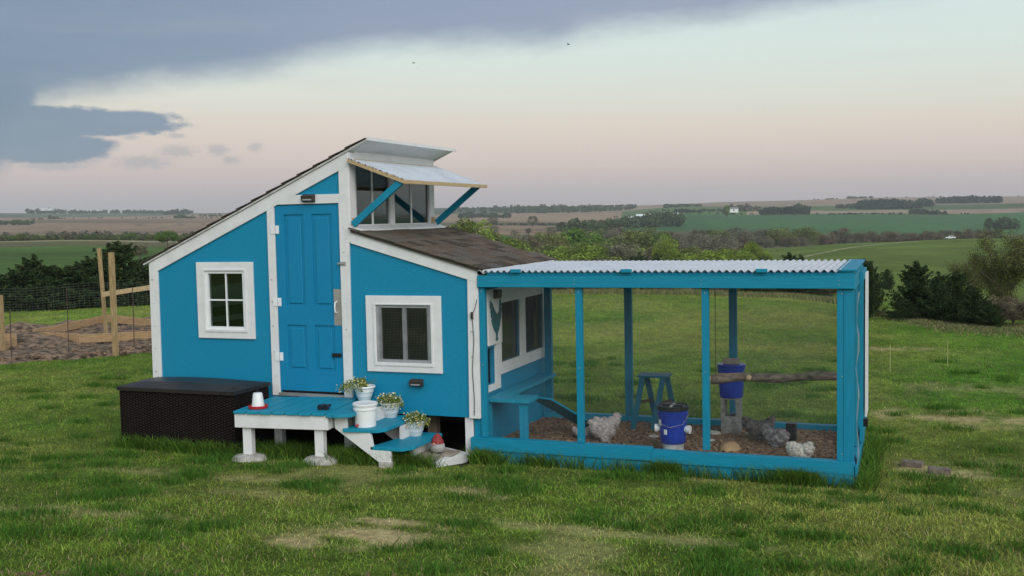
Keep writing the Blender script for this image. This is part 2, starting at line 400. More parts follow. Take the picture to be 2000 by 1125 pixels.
# smooth value noise in numpy
_G = rng.random((256, 256))
def vnoise(x, y, s):
    x = np.asarray(x)/s+57.3; y = np.asarray(y)/s+91.7
    xi = np.floor(x).astype(int); yi = np.floor(y).astype(int); fx = x-xi; fy = y-yi
    fx = fx*fx*(3-2*fx); fy = fy*fy*(3-2*fy)
    g = lambda a, b: _G[a % 256, b % 256]
    return (g(xi, yi)*(1-fx)+g(xi+1, yi)*fx)*(1-fy)+(g(xi, yi+1)*(1-fx)+g(xi+1, yi+1)*fx)*fy
def fbm(x, y, s, o=4):
    r = 0; a = 1; t = 0
    for k in range(o): r = r+a*vnoise(x+k*13.1, y-k*7.7, s/2**k); t += a; a *= .55
    return r/t

# ---------------------------------------------------------------- terrain
HOR = lambda x: 447.6-.0201*x          # screen height of eye level over the photo's width
PROF = {
 -800: [(34, 590), (60, 548), (120, 500), (250, 471), (300, 469), (400, 478), (500, 468), (800, 446), (1200, 434), (1700, 424), (1900, 421), (2600, 450), (5000, 480)],
 100: [(34, 592), (60, 548), (120, 497), (250, 467), (300, 466), (400, 473), (500, 463), (800, 441), (1200, 428), (1700, 419), (1900, 417), (2600, 445), (5000, 470)],
 420: [(34, 585), (60, 548), (120, 500), (250, 470), (300, 468), (400, 470), (500, 460), (800, 437), (1200, 424), (1700, 417), (1900, 415), (2600, 440), (5000, 465)],
 900: [(38, 575), (60, 590), (100, 590), (150, 575), (200, 548), (300, 500), (400, 466), (500, 452), (900, 430), (1200, 419), (1500, 407), (1700, 404), (2600, 430), (5000, 460)],
 1150: [(38, 575), (60, 588), (100, 590), (150, 575), (200, 548), (300, 500), (400, 466), (500, 454), (900, 428), (1200, 417), (1500, 404), (1700, 401), (2600, 430), (5000, 460)],
 1350: [(38, 575), (60, 585), (100, 580), (150, 565), (200, 540), (300, 500), (400, 470), (500, 455), (700, 433), (900, 417), (1200, 405), (1500, 398), (1700, 396), (2600, 425), (5000, 455)],
 1500: [(38, 578), (60, 575), (100, 545), (150, 515), (220, 487), (260, 480), (320, 492), (420, 482), (550, 455), (750, 432), (950, 416), (1200, 404), (1500, 395), (1700, 393), (2600, 420), (5000, 450)],
 1700: [(30, 596), (60, 556), (100, 525), (150, 498), (220, 474), (260, 468), (320, 485), (420, 478), (550, 455), (750, 430), (950, 415), (1200, 403), (1500, 391), (1700, 390), (2600, 420), (5000, 450)],
 1900: [(24, 625), (32, 622), (45, 600), (70, 567), (120, 520), (180, 483), (240, 461), (260, 459), (330, 480), (450, 470), (600, 448), (800, 425), (1000, 410), (1300, 397), (1600, 390), (1800, 389), (2600, 420), (5000, 450)],
 2800: [(24, 612), (32, 612), (45, 595), (70, 560), (120, 512), (180, 475), (240, 455), (260, 452), (330, 465), (450, 455), (600, 435), (800, 412), (1000, 400), (1300, 385), (1600, 380), (1800, 378), (2600, 400), (5000, 430)]}
LR = np.linspace(math.log(20), math.log(5000), 240)
PX = sorted(PROF); TAB = []
for x in PX:
    q = PROF[x]; TAB.append(np.interp(LR, [math.log(a) for a, b in q], [(b-HOR(x))/F for a, b in q]))
TAB = np.array(TAB)
ker = np.exp(-np.linspace(-2, 2, 9)**2); ker /= ker.sum()
TAB = np.array([np.convolve(np.pad(t, 4, mode='edge'), ker, 'valid') for t in TAB])
def plane(x, y):
    x = np.asarray(x, float); y = np.asarray(y, float)
    return -.655-.11*np.maximum(np.minimum(y, 0), -1.2)-.08*np.minimum(y+1.2, 0)-.006*np.maximum(y, 0)
def terrain(x, y):
    x = np.asarray(x, float); y = np.asarray(y, float)
    ex, ey = x-CAM.x, y-CAM.y; r = np.hypot(ex, ey)+1e-6
    a = ex*ca+ey*sa; b = -ex*sa+ey*ca; azi = np.arctan2(a, b)
    azc = np.clip(azi, -.72, .72); px = 1000+F*np.tan(azc)
    fi = np.interp(px, PX, np.arange(len(PX))); i0 = np.clip(fi.astype(int), 0, len(PX)-2); w = fi-i0; w = w*w*(3-2*w)
    lr = np.clip((np.log(np.maximum(r, 20))-LR[0])/(LR[1]-LR[0]), 0, len(LR)-1.001); k = lr.astype(int); u = lr-k
    t0 = TAB[i0, k]*(1-u)+TAB[i0, k+1]*u; t1 = TAB[i0+1, k]*(1-u)+TAB[i0+1, k+1]*u
    zp = CAM.z-(t0*(1-w)+t1*w)*r
    zn = plane(x, y)
    rough = (fbm(x, y, 7, 3)-.5)*.05+(fbm(x, y, 1.3, 2)-.5)*.018
    m = np.clip((r-22)/14, 0, 1); m = m*m*(3-2*m)
    back = np.clip((np.abs(azi)-1.2)/.8, 0, 1)            # behind the camera: gently falling lawn
    z = zn*(1-m)+zp*m
    z = z*(1-back)+(zn*(1-m)+(-1-.01*r)*m)*back
    und = (fbm(x, y, 260, 3)-.5)*np.clip((r-60)/400, 0, 1)*5
    und = und+(fbm(x+900, y-300, 520, 2)-.5)*np.clip((r-1000)/500, 0, 1)*44+(fbm(x-900, y+300, 180, 2)-.5)*np.clip((r-500)/400, 0, 1)*14
    return z+rough*np.clip((r-2)/5, 0, 1)*np.clip(1.0-(r-60)/400, .3, 1)+und*.25
def zt(x, y): return float(terrain(x, y))
def polar(px, r):
    """world x, y of the spot seen in column px at ground distance r"""
    a = math.atan((px-1000)/F); return CAM.x+r*(math.sin(a)*ca-math.cos(a)*sa), CAM.y+r*(math.sin(a)*sa+math.cos(a)*ca)

def srgb(r, g, b): return np.array(lin(r, g, b)[:3])
STRAW = [(.85, -4.0, 1.5, .45, .95), ]
def lawn_spot(px, py):
    d = direction(px, py); t = 6.0
    for _ in range(60):
        p = CAM+d*t; z = float(plane(p.x, p.y))
        t += (p.z-z)/max(.05, -d.z)*.7
    return p.x, p.y
straw_c = [(*lawn_spot(690, 1045), .55, .20, .9), (*lawn_spot(770, 1022), .42, .10, .9), (*lawn_spot(600, 1060), .35, .12, .7), (*lawn_spot(1895, 818), .95, .45, .8), (*lawn_spot(940, 962), .3, .25, .6),
           (*lawn_spot(1820, 920), .45, .30, .7), (*lawn_spot(1150, 1040), 1.2, .12, .45), (*lawn_spot(1300, 930), 1.5, .12, .35), (*lawn_spot(1960, 760), 1.6, .6, .35), (*lawn_spot(1750, 680), .9, .35, .7), (*lawn_spot(120, 1000), .7, .2, .4), (*lawn_spot(420, 930), 1.0, .15, .4)]
def straw(x, y):
    s = np.zeros_like(x)
    for cx, cy, rx, ry, a in straw_c:
        wv = (fbm(x, y, .3, 4)-.5)*3.0
        s = np.maximum(s, a*np.clip(1.25-np.hypot((x-cx)/rx, (y-cy)/ry)+wv, 0, 1))
    gen = np.clip((fbm(x+40, y*1.6+9, 1.5, 4)-.61)*5.0, 0, .45)*np.clip(1.3-np.hypot(x-CAM.x, y-CAM.y)/14, .15, 1)
    return np.maximum(s, gen)
G_MID = np.array((.172, .272, .037)); G_DARK = np.array((.085, .195, .022)); G_OLIVE = np.array((.262, .312, .062)); G_STRAW = np.array((.62, .47, .26))
def lawn_col(x, y):
    n = fbm(x, y, 2.4, 4)[..., None]; n2 = fbm(x+31, y-17, .7, 3)[..., None]; n3 = fbm(x-61, y+37, 6, 2)[..., None]
    c = G_MID*(1-np.clip((n-.45)*4, 0, 1))+G_OLIVE*np.clip((n-.45)*4, 0, 1)
    dk = np.clip((n2-.52)*4.5, 0, 1)*np.clip((.62-n)*5, 0, 1)
    c = c*(1-dk*.65)+G_DARK*dk*.65
    c = c*(.82+.40*n3)
    n4 = fbm(x+5, y+71, .22, 3)[..., None]; c = c*(.62+.76*n4)
    rt = np.clip((x-5.8)/1.5, 0, 1)*np.clip((y-2)/3, 0, 1); c = c*(1+rt[..., None]*np.array((-.18, .12, -.2)))
    s = straw(x, y)[..., None]; c = c*(1-s)+G_STRAW*s
    under_shade = ((x > -1.68) & (x < 2.32) & (y > -.42) & (y < 2.08))[..., None]; return np.where(under_shade, np.array((.045, .032, .022)), c)  # bare ground under coop and porch, coloured dark to deepen the shade
def field_col(px, r, x, y):
    n = fbm(x, y, 90, 4)[..., None]; fine = fbm(x, y*1.0, 12, 3)[..., None]
    C = lambda *c: np.array(c)*(.86+.28*n)
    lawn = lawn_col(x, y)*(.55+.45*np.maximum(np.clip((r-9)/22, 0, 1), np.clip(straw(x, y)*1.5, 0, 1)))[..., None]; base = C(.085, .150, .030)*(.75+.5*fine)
    out = np.where((r < 40)[..., None], lawn, base)
    def band(mask, col): 
        nonlocal out; out = np.where(mask[..., None], col, out)
    n0 = fbm(x*.6+y*.2, y, 420, 3); rr = r*(1+.24*(n0-.5)*np.clip((r-250)/300, 0, 1)); left = px < 640; mid = (px >= 640) & (px < 1215); right = px >= 1215
    grn = C(.105, .185, .045); brn = C(.40, .27, .185); pink = C(.44, .31, .235); dull = C(.15, .165, .07); dk = C(.055, .165, .050)
    band(left & (rr > 60) & (rr < 205), grn*(.55+.9*fbm(x*.5, y*1.4, 30, 4)[..., None])); band(left & (rr >= 195) & (rr < 245), C(.17, .155, .08)); band(left & (rr >= 245) & (rr < 300), C(.38, .33, .20)); band(left & (rr >= 300) & (rr < 470), C(.16, .13, .08))
    streak = np.clip((fbm(x*.25+y*.2, y*2.0-x*.8, 160, 3)-.5)*6, 0, 1)[..., None]
    band(left & (rr >= 470) & (rr < 1750), brn*(1-streak*.5)+C(.13, .12, .08)*streak*.3); band(left & (rr >= 1600), C(.12, .15, .10))
    band(mid & (rr > 60) & (rr < 430), dull); band(mid & (rr >= 430) & (rr < 1280), brn*(1-streak*.25)); band(mid & (rr >= 640) & (rr < 720), C(.12, .14, .06)); band(mid & (rr >= 1280), C(.09, .12, .08))
    band(right & (rr > 42) & (rr < 300), C(.150, .212, .040)*(.6+.8*fine)); band(right & (px < 1480) & (rr > 60) & (rr < 300), dull)
    tr = right & (px > 1480) & (px < 1900) & (np.abs(r-(150+(px-1480)*.32)) < 2.5+0*r); band(tr, C(.42, .38, .24))
    band(right & (rr >= 300) & (rr < 500), C(.13, .115, .065)); band(right & (rr >= 500) & (rr < 880), dk*(.85+.3*fine)); band(right & (rr >= 880) & (rr < 1000), np.where((px > 1460)[..., None], pink*1.05, grn))
    band(right & (rr >= 1000) & (rr < 1230), grn*(.85)+.015); band(right & (rr >= 1230), pink*.9)
    fl = fbm(x*.8+y*.3, y*1.1, 210, 3); line = np.clip(1-np.abs(fl-.5)/.012, 0, 1)+np.clip(1-np.abs(fl-.60)/.010, 0, 1)+np.clip(1-np.abs(fl-.42)/.010, 0, 1)
    lm = (line*np.clip((r-90)/80, 0, 1)*.55)[..., None]; out = out*(1-lm)+np.array((.085, .085, .045))*lm
    big_ = fbm(x-500, y+200, 330, 3)[..., None]; out = np.where((r > 280)[..., None], out*(.68+.64*big_), out)
    return out
def make_ground():
    core = np.linspace(-.60, .60, 560); side = np.concatenate([np.linspace(-PI, -.62, 90), core, np.linspace(.62, PI, 90)[:-1]])
    rs = np.concatenate([[.5, 1.5, 3, 4.2], np.exp(np.linspace(math.log(5), math.log(5200), 620))])
    Rr, Aa = np.meshgrid(rs, side, indexing='ij')
    X = CAM.x+Rr*(np.sin(Aa)*ca-np.cos(Aa)*sa); Y = CAM.y+Rr*(np.sin(Aa)*sa+np.cos(Aa)*ca); Z = terrain(X, Y)
    nr, na = X.shape; V = np.stack([X, Y, Z], -1).reshape(-1, 3)
    V = np.vstack([V, [[CAM.x, CAM.y, zt(CAM.x, CAM.y)]]])
    i, j = np.meshgrid(np.arange(nr-1), np.arange(na), indexing='ij'); j2 = (j+1) % na
    Q = np.stack([i*na+j, i*na+j2, (i+1)*na+j2, (i+1)*na+j], -1).reshape(-1, 4)
    me = bpy.data.meshes.new('ground'); m = len(Q)
    me.vertices.add(len(V)); me.vertices.foreach_set('co', V.astype(np.float32).ravel())
    me.loops.add(m*4); me.loops.foreach_set('vertex_index', Q[:, ::-1].astype(np.int32).ravel())
    me.polygons.add(m); me.polygons.foreach_set('loop_start', np.arange(0, m*4, 4, dtype=np.int32)); me.update(calc_edges=True)
    me.polygons.foreach_set('use_smooth', np.ones(m, bool))
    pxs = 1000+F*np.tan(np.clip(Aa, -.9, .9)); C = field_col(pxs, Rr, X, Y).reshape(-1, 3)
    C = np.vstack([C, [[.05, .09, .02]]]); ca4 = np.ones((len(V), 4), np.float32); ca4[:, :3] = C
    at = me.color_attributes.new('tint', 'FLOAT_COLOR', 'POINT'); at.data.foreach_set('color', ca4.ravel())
    me.materials.append(M_ground)
    bm = bmesh.new(); bm.from_mesh(me); bm.verts.ensure_lookup_table()
    c = bm.verts[len(V)-1]
    for jj in range(na): bm.faces.new((c, bm.verts[jj], bm.verts[(jj+1) % na]))
    bmesh.ops.recalc_face_normals(bm, faces=bm.faces)
    bm.to_mesh(me); bm.free()
    o = link_mesh('ground', me); structure(o); o['label'] = 'rolling green lawn, pasture and ploughed hills'
def ground_mat():
    m = bpy.data.materials.new('ground_cover'); m.use_nodes = True; t = m.node_tree; b = t.nodes['Principled BSDF']; q = NB(t)
    geo = t.nodes.new('ShaderNodeNewGeometry'); P = geo.outputs['Position']
    a = t.nodes.new('ShaderNodeAttribute'); a.attribute_name = 'tint'
    f1 = q.noise(P, 9, 6, .7); f2 = q.noise(P, .6, 5, .6); f3 = q.noise(P, .08, 5, .6)
    c = q.mix(1.0, a.outputs['Color'], q.ramp(f1, [(.3, (.45, .45, .42)), (.7, (1.2, 1.2, 1.15))]), 'MULTIPLY')
    c = q.mix(1.0, c, q.ramp(f2, [(.3, (.78, .80, .75)), (.7, (1.15, 1.12, 1.15))]), 'MULTIPLY')
    c = q.mix(1.0, c, q.ramp(f3, [(.3, (.86, .88, .86)), (.7, (1.1, 1.1, 1.1))]), 'MULTIPLY')
    t.links.new(c, b.inputs['Base Color']); b.inputs['Roughness'].default_value = .95; b.inputs['Specular IOR Level'].default_value = .1
    bn = t.nodes.new('ShaderNodeBump'); bn.inputs['Strength'].default_value = 1; bn.inputs['Distance'].default_value = .05
    t.links.new(f1, bn.inputs['Height']); t.links.new(bn.outputs[0], b.inputs['Normal']); return m
M_ground = ground_mat()
make_ground()

# ---------------------------------------------------------------- the coop
coop = thing('chicken_coop', 'bright blue lean-to chicken coop with white trim, brown shingle roof and propped skylight awning', 'chicken coop', (.3, 1, -.6))
TH = .05
rk = lambda x: 1.427+.442*(x+1.715)        # main roof surface over x
rl = lambda x: 1.756-.287*(x-.949)         # lower roof surface
lw = (-.915, -.435, .675, 1.295); rw = (1.225, 1.825, .365, .935)
def rect(x0, x1, z0, z1): return [(x0, z0), (x1, z0), (x1, z1), (x0, z1)]
outer = [(-1.69, -.2), (2.36, -.2), (2.36, rl(2.36)-.05), (.93, rl(.93)-.05), (.93, rk(.93)-.05), (-1.69, rk(-1.69)-.05)]
front = MB().prism(outer, 0, TH, 'y', [rect(*lw), rect(*rw), rect(0, .8, -.03, 2.03)]).build('wall', M_wall, coop)
front['label'] = 'blue front wall of the coop'
MB().prism(outer, 2.10-TH, 2.10, 'y').build('wall', M_wall, coop)
B(-1.69, -1.69+TH, TH, 2.05, -.2, rk(-1.69)-.06).build('wall', M_wall, coop)
east_holes = [rect(.60, 1.20, .29, .93), rect(1.37, 2.00, .29, .93), rect(.20, .43, .10, .48)]
MB().prism([(TH, -.2), (2.05, -.2), (2.05, 1.28), (TH, 1.28)], 2.36-TH, 2.36, 'x', east_holes).build('wall', M_wall, coop)['label'] = 'side wall of the coop inside the run'
B(-1.64, 2.31, .05, 2.05, -.2, -.15).build('coop_floor', M_int, coop); B(-1.66, 2.30, 1.98, 2.04, -.80, -.2005).build('light_block_skirt', M_int, coop); B(-1.68, -1.64, .10, 1.979, -.80, -.2005).build('light_block_skirt', M_int, coop); B(2.27, 2.31, .12, 1.979, -.80, -.2005).build('light_block_skirt', M_int, coop)  # unseen skirts added below the floor to keep light out
B(-.02, .82, .051, .075, -.02, 2.05).build('inner_doorway', M_int, coop)
for x in (-1.3, .3, 1.7): B(x-.05, x+.05, .25, .35, -.62, -.2).build('skid_post', M_int, coop)
MB().prism([(-1.2, .86), (-.2, .98), (-.2, 1.22), (-1.2, 1.10)], .085, .10, 'y').build('reflection_panel', M_vinyl, coop); MB().prism([(-1.2, .70), (-.2, .80), (-.2, .86), (-1.2, .76)], .085, .10, 'y').build('reflection_strip', M_vinyl, coop)  # pale panels added behind the left panes to imitate a reflected band
# white trim boards on the front
py = -.022
def trim(poly, y0=py, y1=-.0005, axis='y', nm='trim_board'): return MB().prism(poly, y0, y1, axis).build(nm, M_white, coop, bevel=.002)
trim([(-1.712, -.2), (-1.592, -.2), (-1.582, rk(-1.582)-.175), (-1.700, rk(-1.7)-.032)])
trim([(-1.5815, rk(-1.5815)-.175), (.812, rk(.812)-.175), (.812, rk(.812)-.032), (-1.6995, rk(-1.6995)-.032)], -.024, nm='rake_board')
trim([(-.098, -.06), (-.004, -.06), (-.004, 2.03), (-.094, 2.03)])
trim([(-.13, 2.0305), (.812, 2.0305), (.812, 2.128), (.118, 2.128)], -.023)
trim([(.802, -.06), (.90, -.06), (.915, 1.60), (.93, 1.62), (.93, rk(.93)-.03), (.813, rk(.813)-.03), (.813, 2.03), (.802, 2.03)], -.026)
trim([(.9305, rl(.93)-.158), (2.372, rl(2.372)-.158), (2.372, rl(2.372)-.030), (.9305, rl(.93)-.030)], -.024, nm='rake_board')
trim([(2.250, -.205), (2.370, -.205), (2.372, rl(2.372)-.159), (2.262, rl(2.262)-.159)], -.023)
B(2.3605, 2.378, .0, .19, -.2, 1.27).build('trim_board', M_white, coop)
B(2.185, 2.275, .02, .11, -.60, -.205).build('corner_post', M_white, coop)
nh = MB()
for x in (-1.65, -.05, .855, 2.31):
    for k in range(9):
        z = -.12+k*.27+random.uniform(-.02, .02)
        if z < min(rk(x)-.2, 9 if x < 1 else rl(x)-.2) and not (-.1 < x < 0 and z < 0): nh.box(x-.004+random.uniform(-.02, .02), x+.004, -.029, -.0262, z-.004, z+.004)
nh.build('nail_heads', M_metal, coop)['kind'] = 'stuff'
# windows on the front
def window(wx, y0, muntin, sash):
    x0, x1, z0, z1 = wx; t = .115
    w = thing_part = MB().prism(rect(x0-t-.02, x1+t+.02, z0-t-.005, z1+t), -.024, -.0005, 'y', [rect(x0-.02, x1+.02, z0-.02, z1+.02)]).build('window', M_white, coop, bevel=.003)
    MB().prism(rect(x0-.0195, x1+.0195, z0-.0195, z1+.0195), -.012, .03, 'y', [rect(x0+.012, x1-.012, z0+.012, z1-.012)]).build('window_frame', M_vinyl if muntin else M_greyfr, w)
    if muntin:
        MB().box(x0-.045, x1+.045, -.034, -.0245, z0-.045, z0-.021).box(x0-.045, x1+.045, -.034, -.0245, z1+.021, z1+.035).box(x0-.045, x0-.021, -.034, -.0245, z0-.0205, z1+.0205).box(x1+.021, x1+.045, -.034, -.0245, z0-.0205, z1+.0205).build('window_moulding', M_white, w)
        xm, zm = (x0+x1)/2, (z0+z1)/2
        MB().box(xm-.008, xm+.008, .0, .014, z0+.012, z1-.012).build('muntin', M_vinyl, w)
        MB().box(x0+.012, xm-.0081, .0, .014, zm-.008, zm+.008).box(xm+.0081, x1-.012, .0, .014, zm-.008, zm+.008).build('muntin', M_vinyl, w)
        for a in ((x0+.012, xm-.008), (xm+.008, x1-.012)):
            for b in ((z0+.012, zm-.008), (zm+.008, z1-.012)): B(*a, .016, .020, *b).build('pane', M_glass, w)
    else:
        xm = (x0+x1)/2+.005
        MB().prism(rect(x0-.045, x1+.045, z0-.055, z1+.035), -.034, -.0245, 'y', [rect(x0-.018, x1+.018, z0-.018, z1+.018)]).build('window_moulding', M_white, w, bevel=.003)
        B(xm-.022, xm+.022, -.006, .024, z0+.012, z1-.012).build('sash_bar', M_greyfr, w)
        B(x0+.012, x0+.035, -.004, .022, z0+.012, z1-.012).build('sash_bar', M_greyfr, w)
        B(x1-.035, x1-.012, -.004, .022, z0+.012, z1-.012).build('sash_bar', M_greyfr, w)
        for a in ((x0+.035, xm-.022), (xm+.022, x1-.035)): B(*a, .016, .020, z0+.012, z1-.012).build('pane', M_glass, w)
        ms = MB(); 
        for k in range(36): x = x0+.012+(x1-x0-.024)*k/35; ms.box(x-.0007, x+.0007, -.0105, -.0095, z0+.012, z1-.012)
        for k in range(34): z = z0+.012+(z1-z0-.024)*k/33; ms.box(x0+.012, x1-.012, -.0095, -.0085, z-.0007, z+.0007)
        so = ms.build('window_screen', M_scr, w); so['kind'] = 'stuff'
    return w
window(lw, 0, True, 0)['label'] = 'square four-pane window left of the door'
window(rw, 0, False, 0)['label'] = 'sliding window with dark screen right of the door'
# door
door = MB().prism(rect(.004, .797, .0, 2.022), -.004, .035, 'y', [rect(a, b, c, d) for a, b in ((.11, .35), (.455, .695)) for c, d in ((.92, 1.92), (.22, .72))]).build('door', M_door, coop, bevel=.0015)
for a, b in ((.11, .35), (.455, .695)):
    for c, d in ((.92, 1.92), (.22, .72)):
        MB().prism([(a, c), (b, c), (b, d), (a, d)], .010, .032, 'y').build('door_panel', M_door, door)
        MB().prism(rect(a+.035, b-.035, c+.035, d-.035), -.002, .0098, 'y').build('door_panel', M_door, door, bevel=.008)
for z in (1.76, .97, .37):
    h = MB(); h.box(-.045, -.002, -.030, -.0265, z-.045, z+.045); h.box(.002, .045, -.012, -.0045, z-.045, z+.045); h.tube([(0, -.028, z-.048), (0, -.028, z+.048)], .007, 8)
    h.build('hinge', M_vinyl, door, bevel=.001)
pl = B(.700, .792, -.008, -.0045, .725, 1.115).build('handle_plate', M_metal, door)
MB().tube([(.735, -.01, .86), (.735, -.045, .87), (.735, -.055, .92), (.735, -.045, .97), (.735, -.01, .98)], .008, 8).build('pull_handle', M_vinyl, door)
lk = MB(); lk.box(.665, .775, -.022, -.0045, .385, .425); lk.box(.685, .745, -.027, -.0222, .392, .418); lk.build('lock', M_black, door, bevel=.002)
lt = MB(); lt.box(.775, .812, -.035, -.0262, 1.375, 1.40); lt.box(.812, .872, -.036, -.0265, 1.368, 1.408); lt.tube([(.78, -.04, 1.388), (.86, -.04, 1.388)], .006, 8); lt.build('latch', M_metal, door, bevel=.001)
MB().box(-.0, .80, -.05, -.001, -.055, -.024).build('threshold', M_metal, coop)
def wall_lamp(x0, x1, z0, z1):
    l = MB().prism([(0-.0245, z0), (-.075, z0+.015), (-.085, z1-.02), (-.0245, z1)], x0, x1, 'x').build('wall_light', M_dark, coop, bevel=.004)
    B(x0+.02, x1-.02, -.079, -.072, z0+.022, z0+.045).build('lens', M_greyfr, l)
wall_lamp(.375, .525, 2.045, 2.135); wall_lamp(1.60, 1.745, .10, .185)
# roof slabs
RY0, RY1 = -.055, 2.20
roofm = MB().prism([(-1.76, rk(-1.76)-.028), (1.172, rk(1.172)-.028), (1.172, rk(1.172)-.010), (-1.76, rk(-1.76)-.010)], RY0+.01, RY1-.01, 'y').build('roof', M_white, coop)
roofm['label'] = 'steep main roof sloping down to the left'
n = 15; L = 1.172+1.78
for k in range(n):
    xa = -1.785+L*k/n-.05; xb = -1.785+L*(k+1)/n
    xa = max(xa, -1.79)
    MB().prism([(xa, rk(xa)+.006), (xb, rk(xb)-.009), (xb, rk(xb)-.002), (xa, rk(xa)+.016)], RY0-.012-random.random()*.008, RY1, 'y').build('shingle', M_shin[2], roofm)
# eave hood beyond the clerestory wall: white soffit and edge
MB().prism([(1.173, rk(1.173)-.03), (1.186, rk(1.173)-.03), (1.186, rk(1.173)+.004), (1.173, rk(1.173)+.004)], RY0, RY1+.06, 'y').build('drip_edge', M_white, roofm)
MB().prism([(-1.64, rk(-1.64)-.05), (.93, rk(.93)-.05), (.93, rk(.93)-.032), (-1.64, rk(-1.64)-.032)], .06, 2.04, 'y').build('ceiling', M_int, roofm)
# lower roof with individual shingles
XL, XR = .949, 2.445
low = MB().prism([(XL, rl(XL)-.035), (XR, rl(XR)-.035), (XR, rl(XR)-.012), (XL, rl(XL)-.012)], RY0+.005, RY1, 'y').build('roof', M_dark, coop)
low['label'] = 'lower roof with brown architectural shingles'
MB().prism([(XR, rl(XR)-.045), (XR+.012, rl(XR)-.045), (XR+.012, rl(XR)-.005), (XR, rl(XR)-.005)], RY0, RY1+.02, 'y').build('drip_edge', M_vinyl, low)
slope = math.atan(.287); NR = 11; ex = (XR-XL)/NR
sh_meshes = []
for wv in (.16, .20, .25, .30):
    for mi in range(5):
        mb = MB(); t = .012
        mb.add([(-.02, 0, 0), (-.02, wv, 0), (ex/math.cos(slope)+.012, wv-.004, .0045), (ex/math.cos(slope)+.012, .004, .0045),
                (-.02, 0, t), (-.02, wv, t), (ex/math.cos(slope)+.012, wv-.004, t+.0045), (ex/math.cos(slope)+.012, .004, t+.0045)],
               [(0, 1, 2, 3), (7, 6, 5, 4), (0, 4, 5, 1), (1, 5, 6, 2), (2, 6, 7, 3), (3, 7, 4, 0)])
        o = mb.build('shingle', M_shin[mi]); me = o.data; bpy.data.objects.remove(o); sh_meshes.append((wv, me))
og = ORIG[coop]
for k in range(NR):
    y = RY0-.012-random.random()*.12*(k % 2); x = XL+ex*k
    while y < RY1-.02:
        wv, me = random.choice(sh_meshes)
        o = bpy.data.objects.new('shingle', me); COL.objects.link(o); o.parent = low
        o.location = (x-og[0], max(y, RY0-.014)-og[1], rl(x)-.008+random.choice((0, .0045))+.0008*random.random()-og[2]); o.rotation_euler = (0, slope+random.uniform(-.006, .006), random.uniform(-.008, .008))
        y += wv+.004
# clerestory wall facing the run
CX = .93
cl = MB().prism([(.0, rl(CX)+.0), (2.05, rl(CX)+.0), (2.05, rk(CX)-.05), (.0, rk(CX)-.05)], CX-.04, CX-.0005, 'x', [rect(.13, .90, 1.80, 2.44), rect(1.02, 1.95, 1.80, 2.44)]).build('clerestory_window', M_white, coop)
cl['label'] = 'clerestory window wall above the lower roof'
MB().prism([(-.02, rl(CX)+.0), (.10, rl(CX)+.0), (.10, rk(CX)-.035), (-.02, rk(CX)-.035)], CX, CX+.012, 'x').build('frame', M_white, cl)
MB().prism([(.10, 2.46), (2.10, 2.46), (2.10, 2.60), (.10, 2.60)], CX, CX+.012, 'x').build('frame', M_white, cl)
B(CX, CX+.012, .905, 1.01, 1.79, 2.459).build('frame', M_white, cl); B(CX, CX+.012, 1.96, 2.10, 1.79, 2.459).build('frame', M_white, cl)
MB().prism([(CX, 1.71), (CX+.14, 1.725), (CX+.14, 1.745), (CX+.03, 1.79), (CX, 1.79)], -.03, 2.14, 'y').build('window_sill', M_white, cl, bevel=.002)
for a, b in ((.13, .90), (1.02, 1.95)):
    m_ = (a+b)/2
    MB().box(CX-.022, CX-.002, a+.0, a+.022, 1.80, 2.44).box(CX-.022, CX-.002, b-.022, b, 1.80, 2.44).build('sash_bar', M_greyfr, cl)
    B(CX-.028, CX-.008, m_-.018, m_+.018, 1.80, 2.44).build('sash_bar', M_vinyl, cl)
    B(CX-.018, CX-.014, a+.022, m_-.018, 1.80, 2.44).build('pane', M_glass, cl); B(CX-.018, CX-.014, m_+.018, b-.022, 1.80, 2.44).build('pane', M_glass, cl)
# propped awning: corrugated sheet in a raw timber frame
hx, hz = CX+.02, 2.475; oxx, ozz = 1.612, 2.228
aw = MB(); nseg = 96; dirn = Vector((oxx-hx, 0, ozz-hz)); ln = dirn.length; du = dirn/ln; nu = Vector((-du.z, 0, du.x))
if nu.z < 0: nu = -nu
vs = []
for k in range(nseg+1):
    t = ln*k/nseg; h = .018+.009*math.sin(2*PI*t/.0667)
    p = Vector((hx, 0, hz))+du*t+nu*h
    for y in (-.075, 2.13): vs += [(p.x, y, p.z), (p.x+nu.x*.002, y, p.z+nu.z*.002)]
fs = []
for k in range(nseg):
    o = 4*k; fs += [(o, o+4, o+6, o+2), (o+1, o+3, o+7, o+5), (o, o+1, o+5, o+4), (o+2, o+6, o+7, o+3)]
aw.add(vs, fs)
awn = aw.build('skylight_awning', M_corr, coop); awn['label'] = 'white corrugated awning propped open above the clerestory windows'
MB().beam((hx, -.055, hz), (oxx, -.055, ozz), .035, .038).build('awning_frame', M_pine, awn)
MB().beam((hx, 2.11, hz), (oxx, 2.11, ozz), .035, .038).build('awning_frame', M_pine, awn)
MB().beam((oxx+.012, -.075, ozz), (oxx+.012, 2.13, ozz), .035, .038).build('awning_frame', M_pine, awn)
MB().beam((hx+.02, .0, hz-.002), (hx+.02, 1.99, hz-.002), .035, .034).build('awning_frame', M_pine, awn)
for k in range(8): MB().blob((hx+(oxx-hx)*(k+.6)/8, -.07, hz+(ozz-hz)*(k+.6)/8+.02), (.009, .008, .010), 6, 4).build('closure_plug', M_dark, awn)
MB().beam((CX+.05, -.035, 1.80), (oxx-.06, -.035, 2.235), .036, .07).build('awning_brace', M_bluev, coop)
MB().beam((CX+.06, 2.045, 1.80), (oxx-.06, 2.045, 2.235), .036, .07).build('awning_brace', M_bluev, coop)
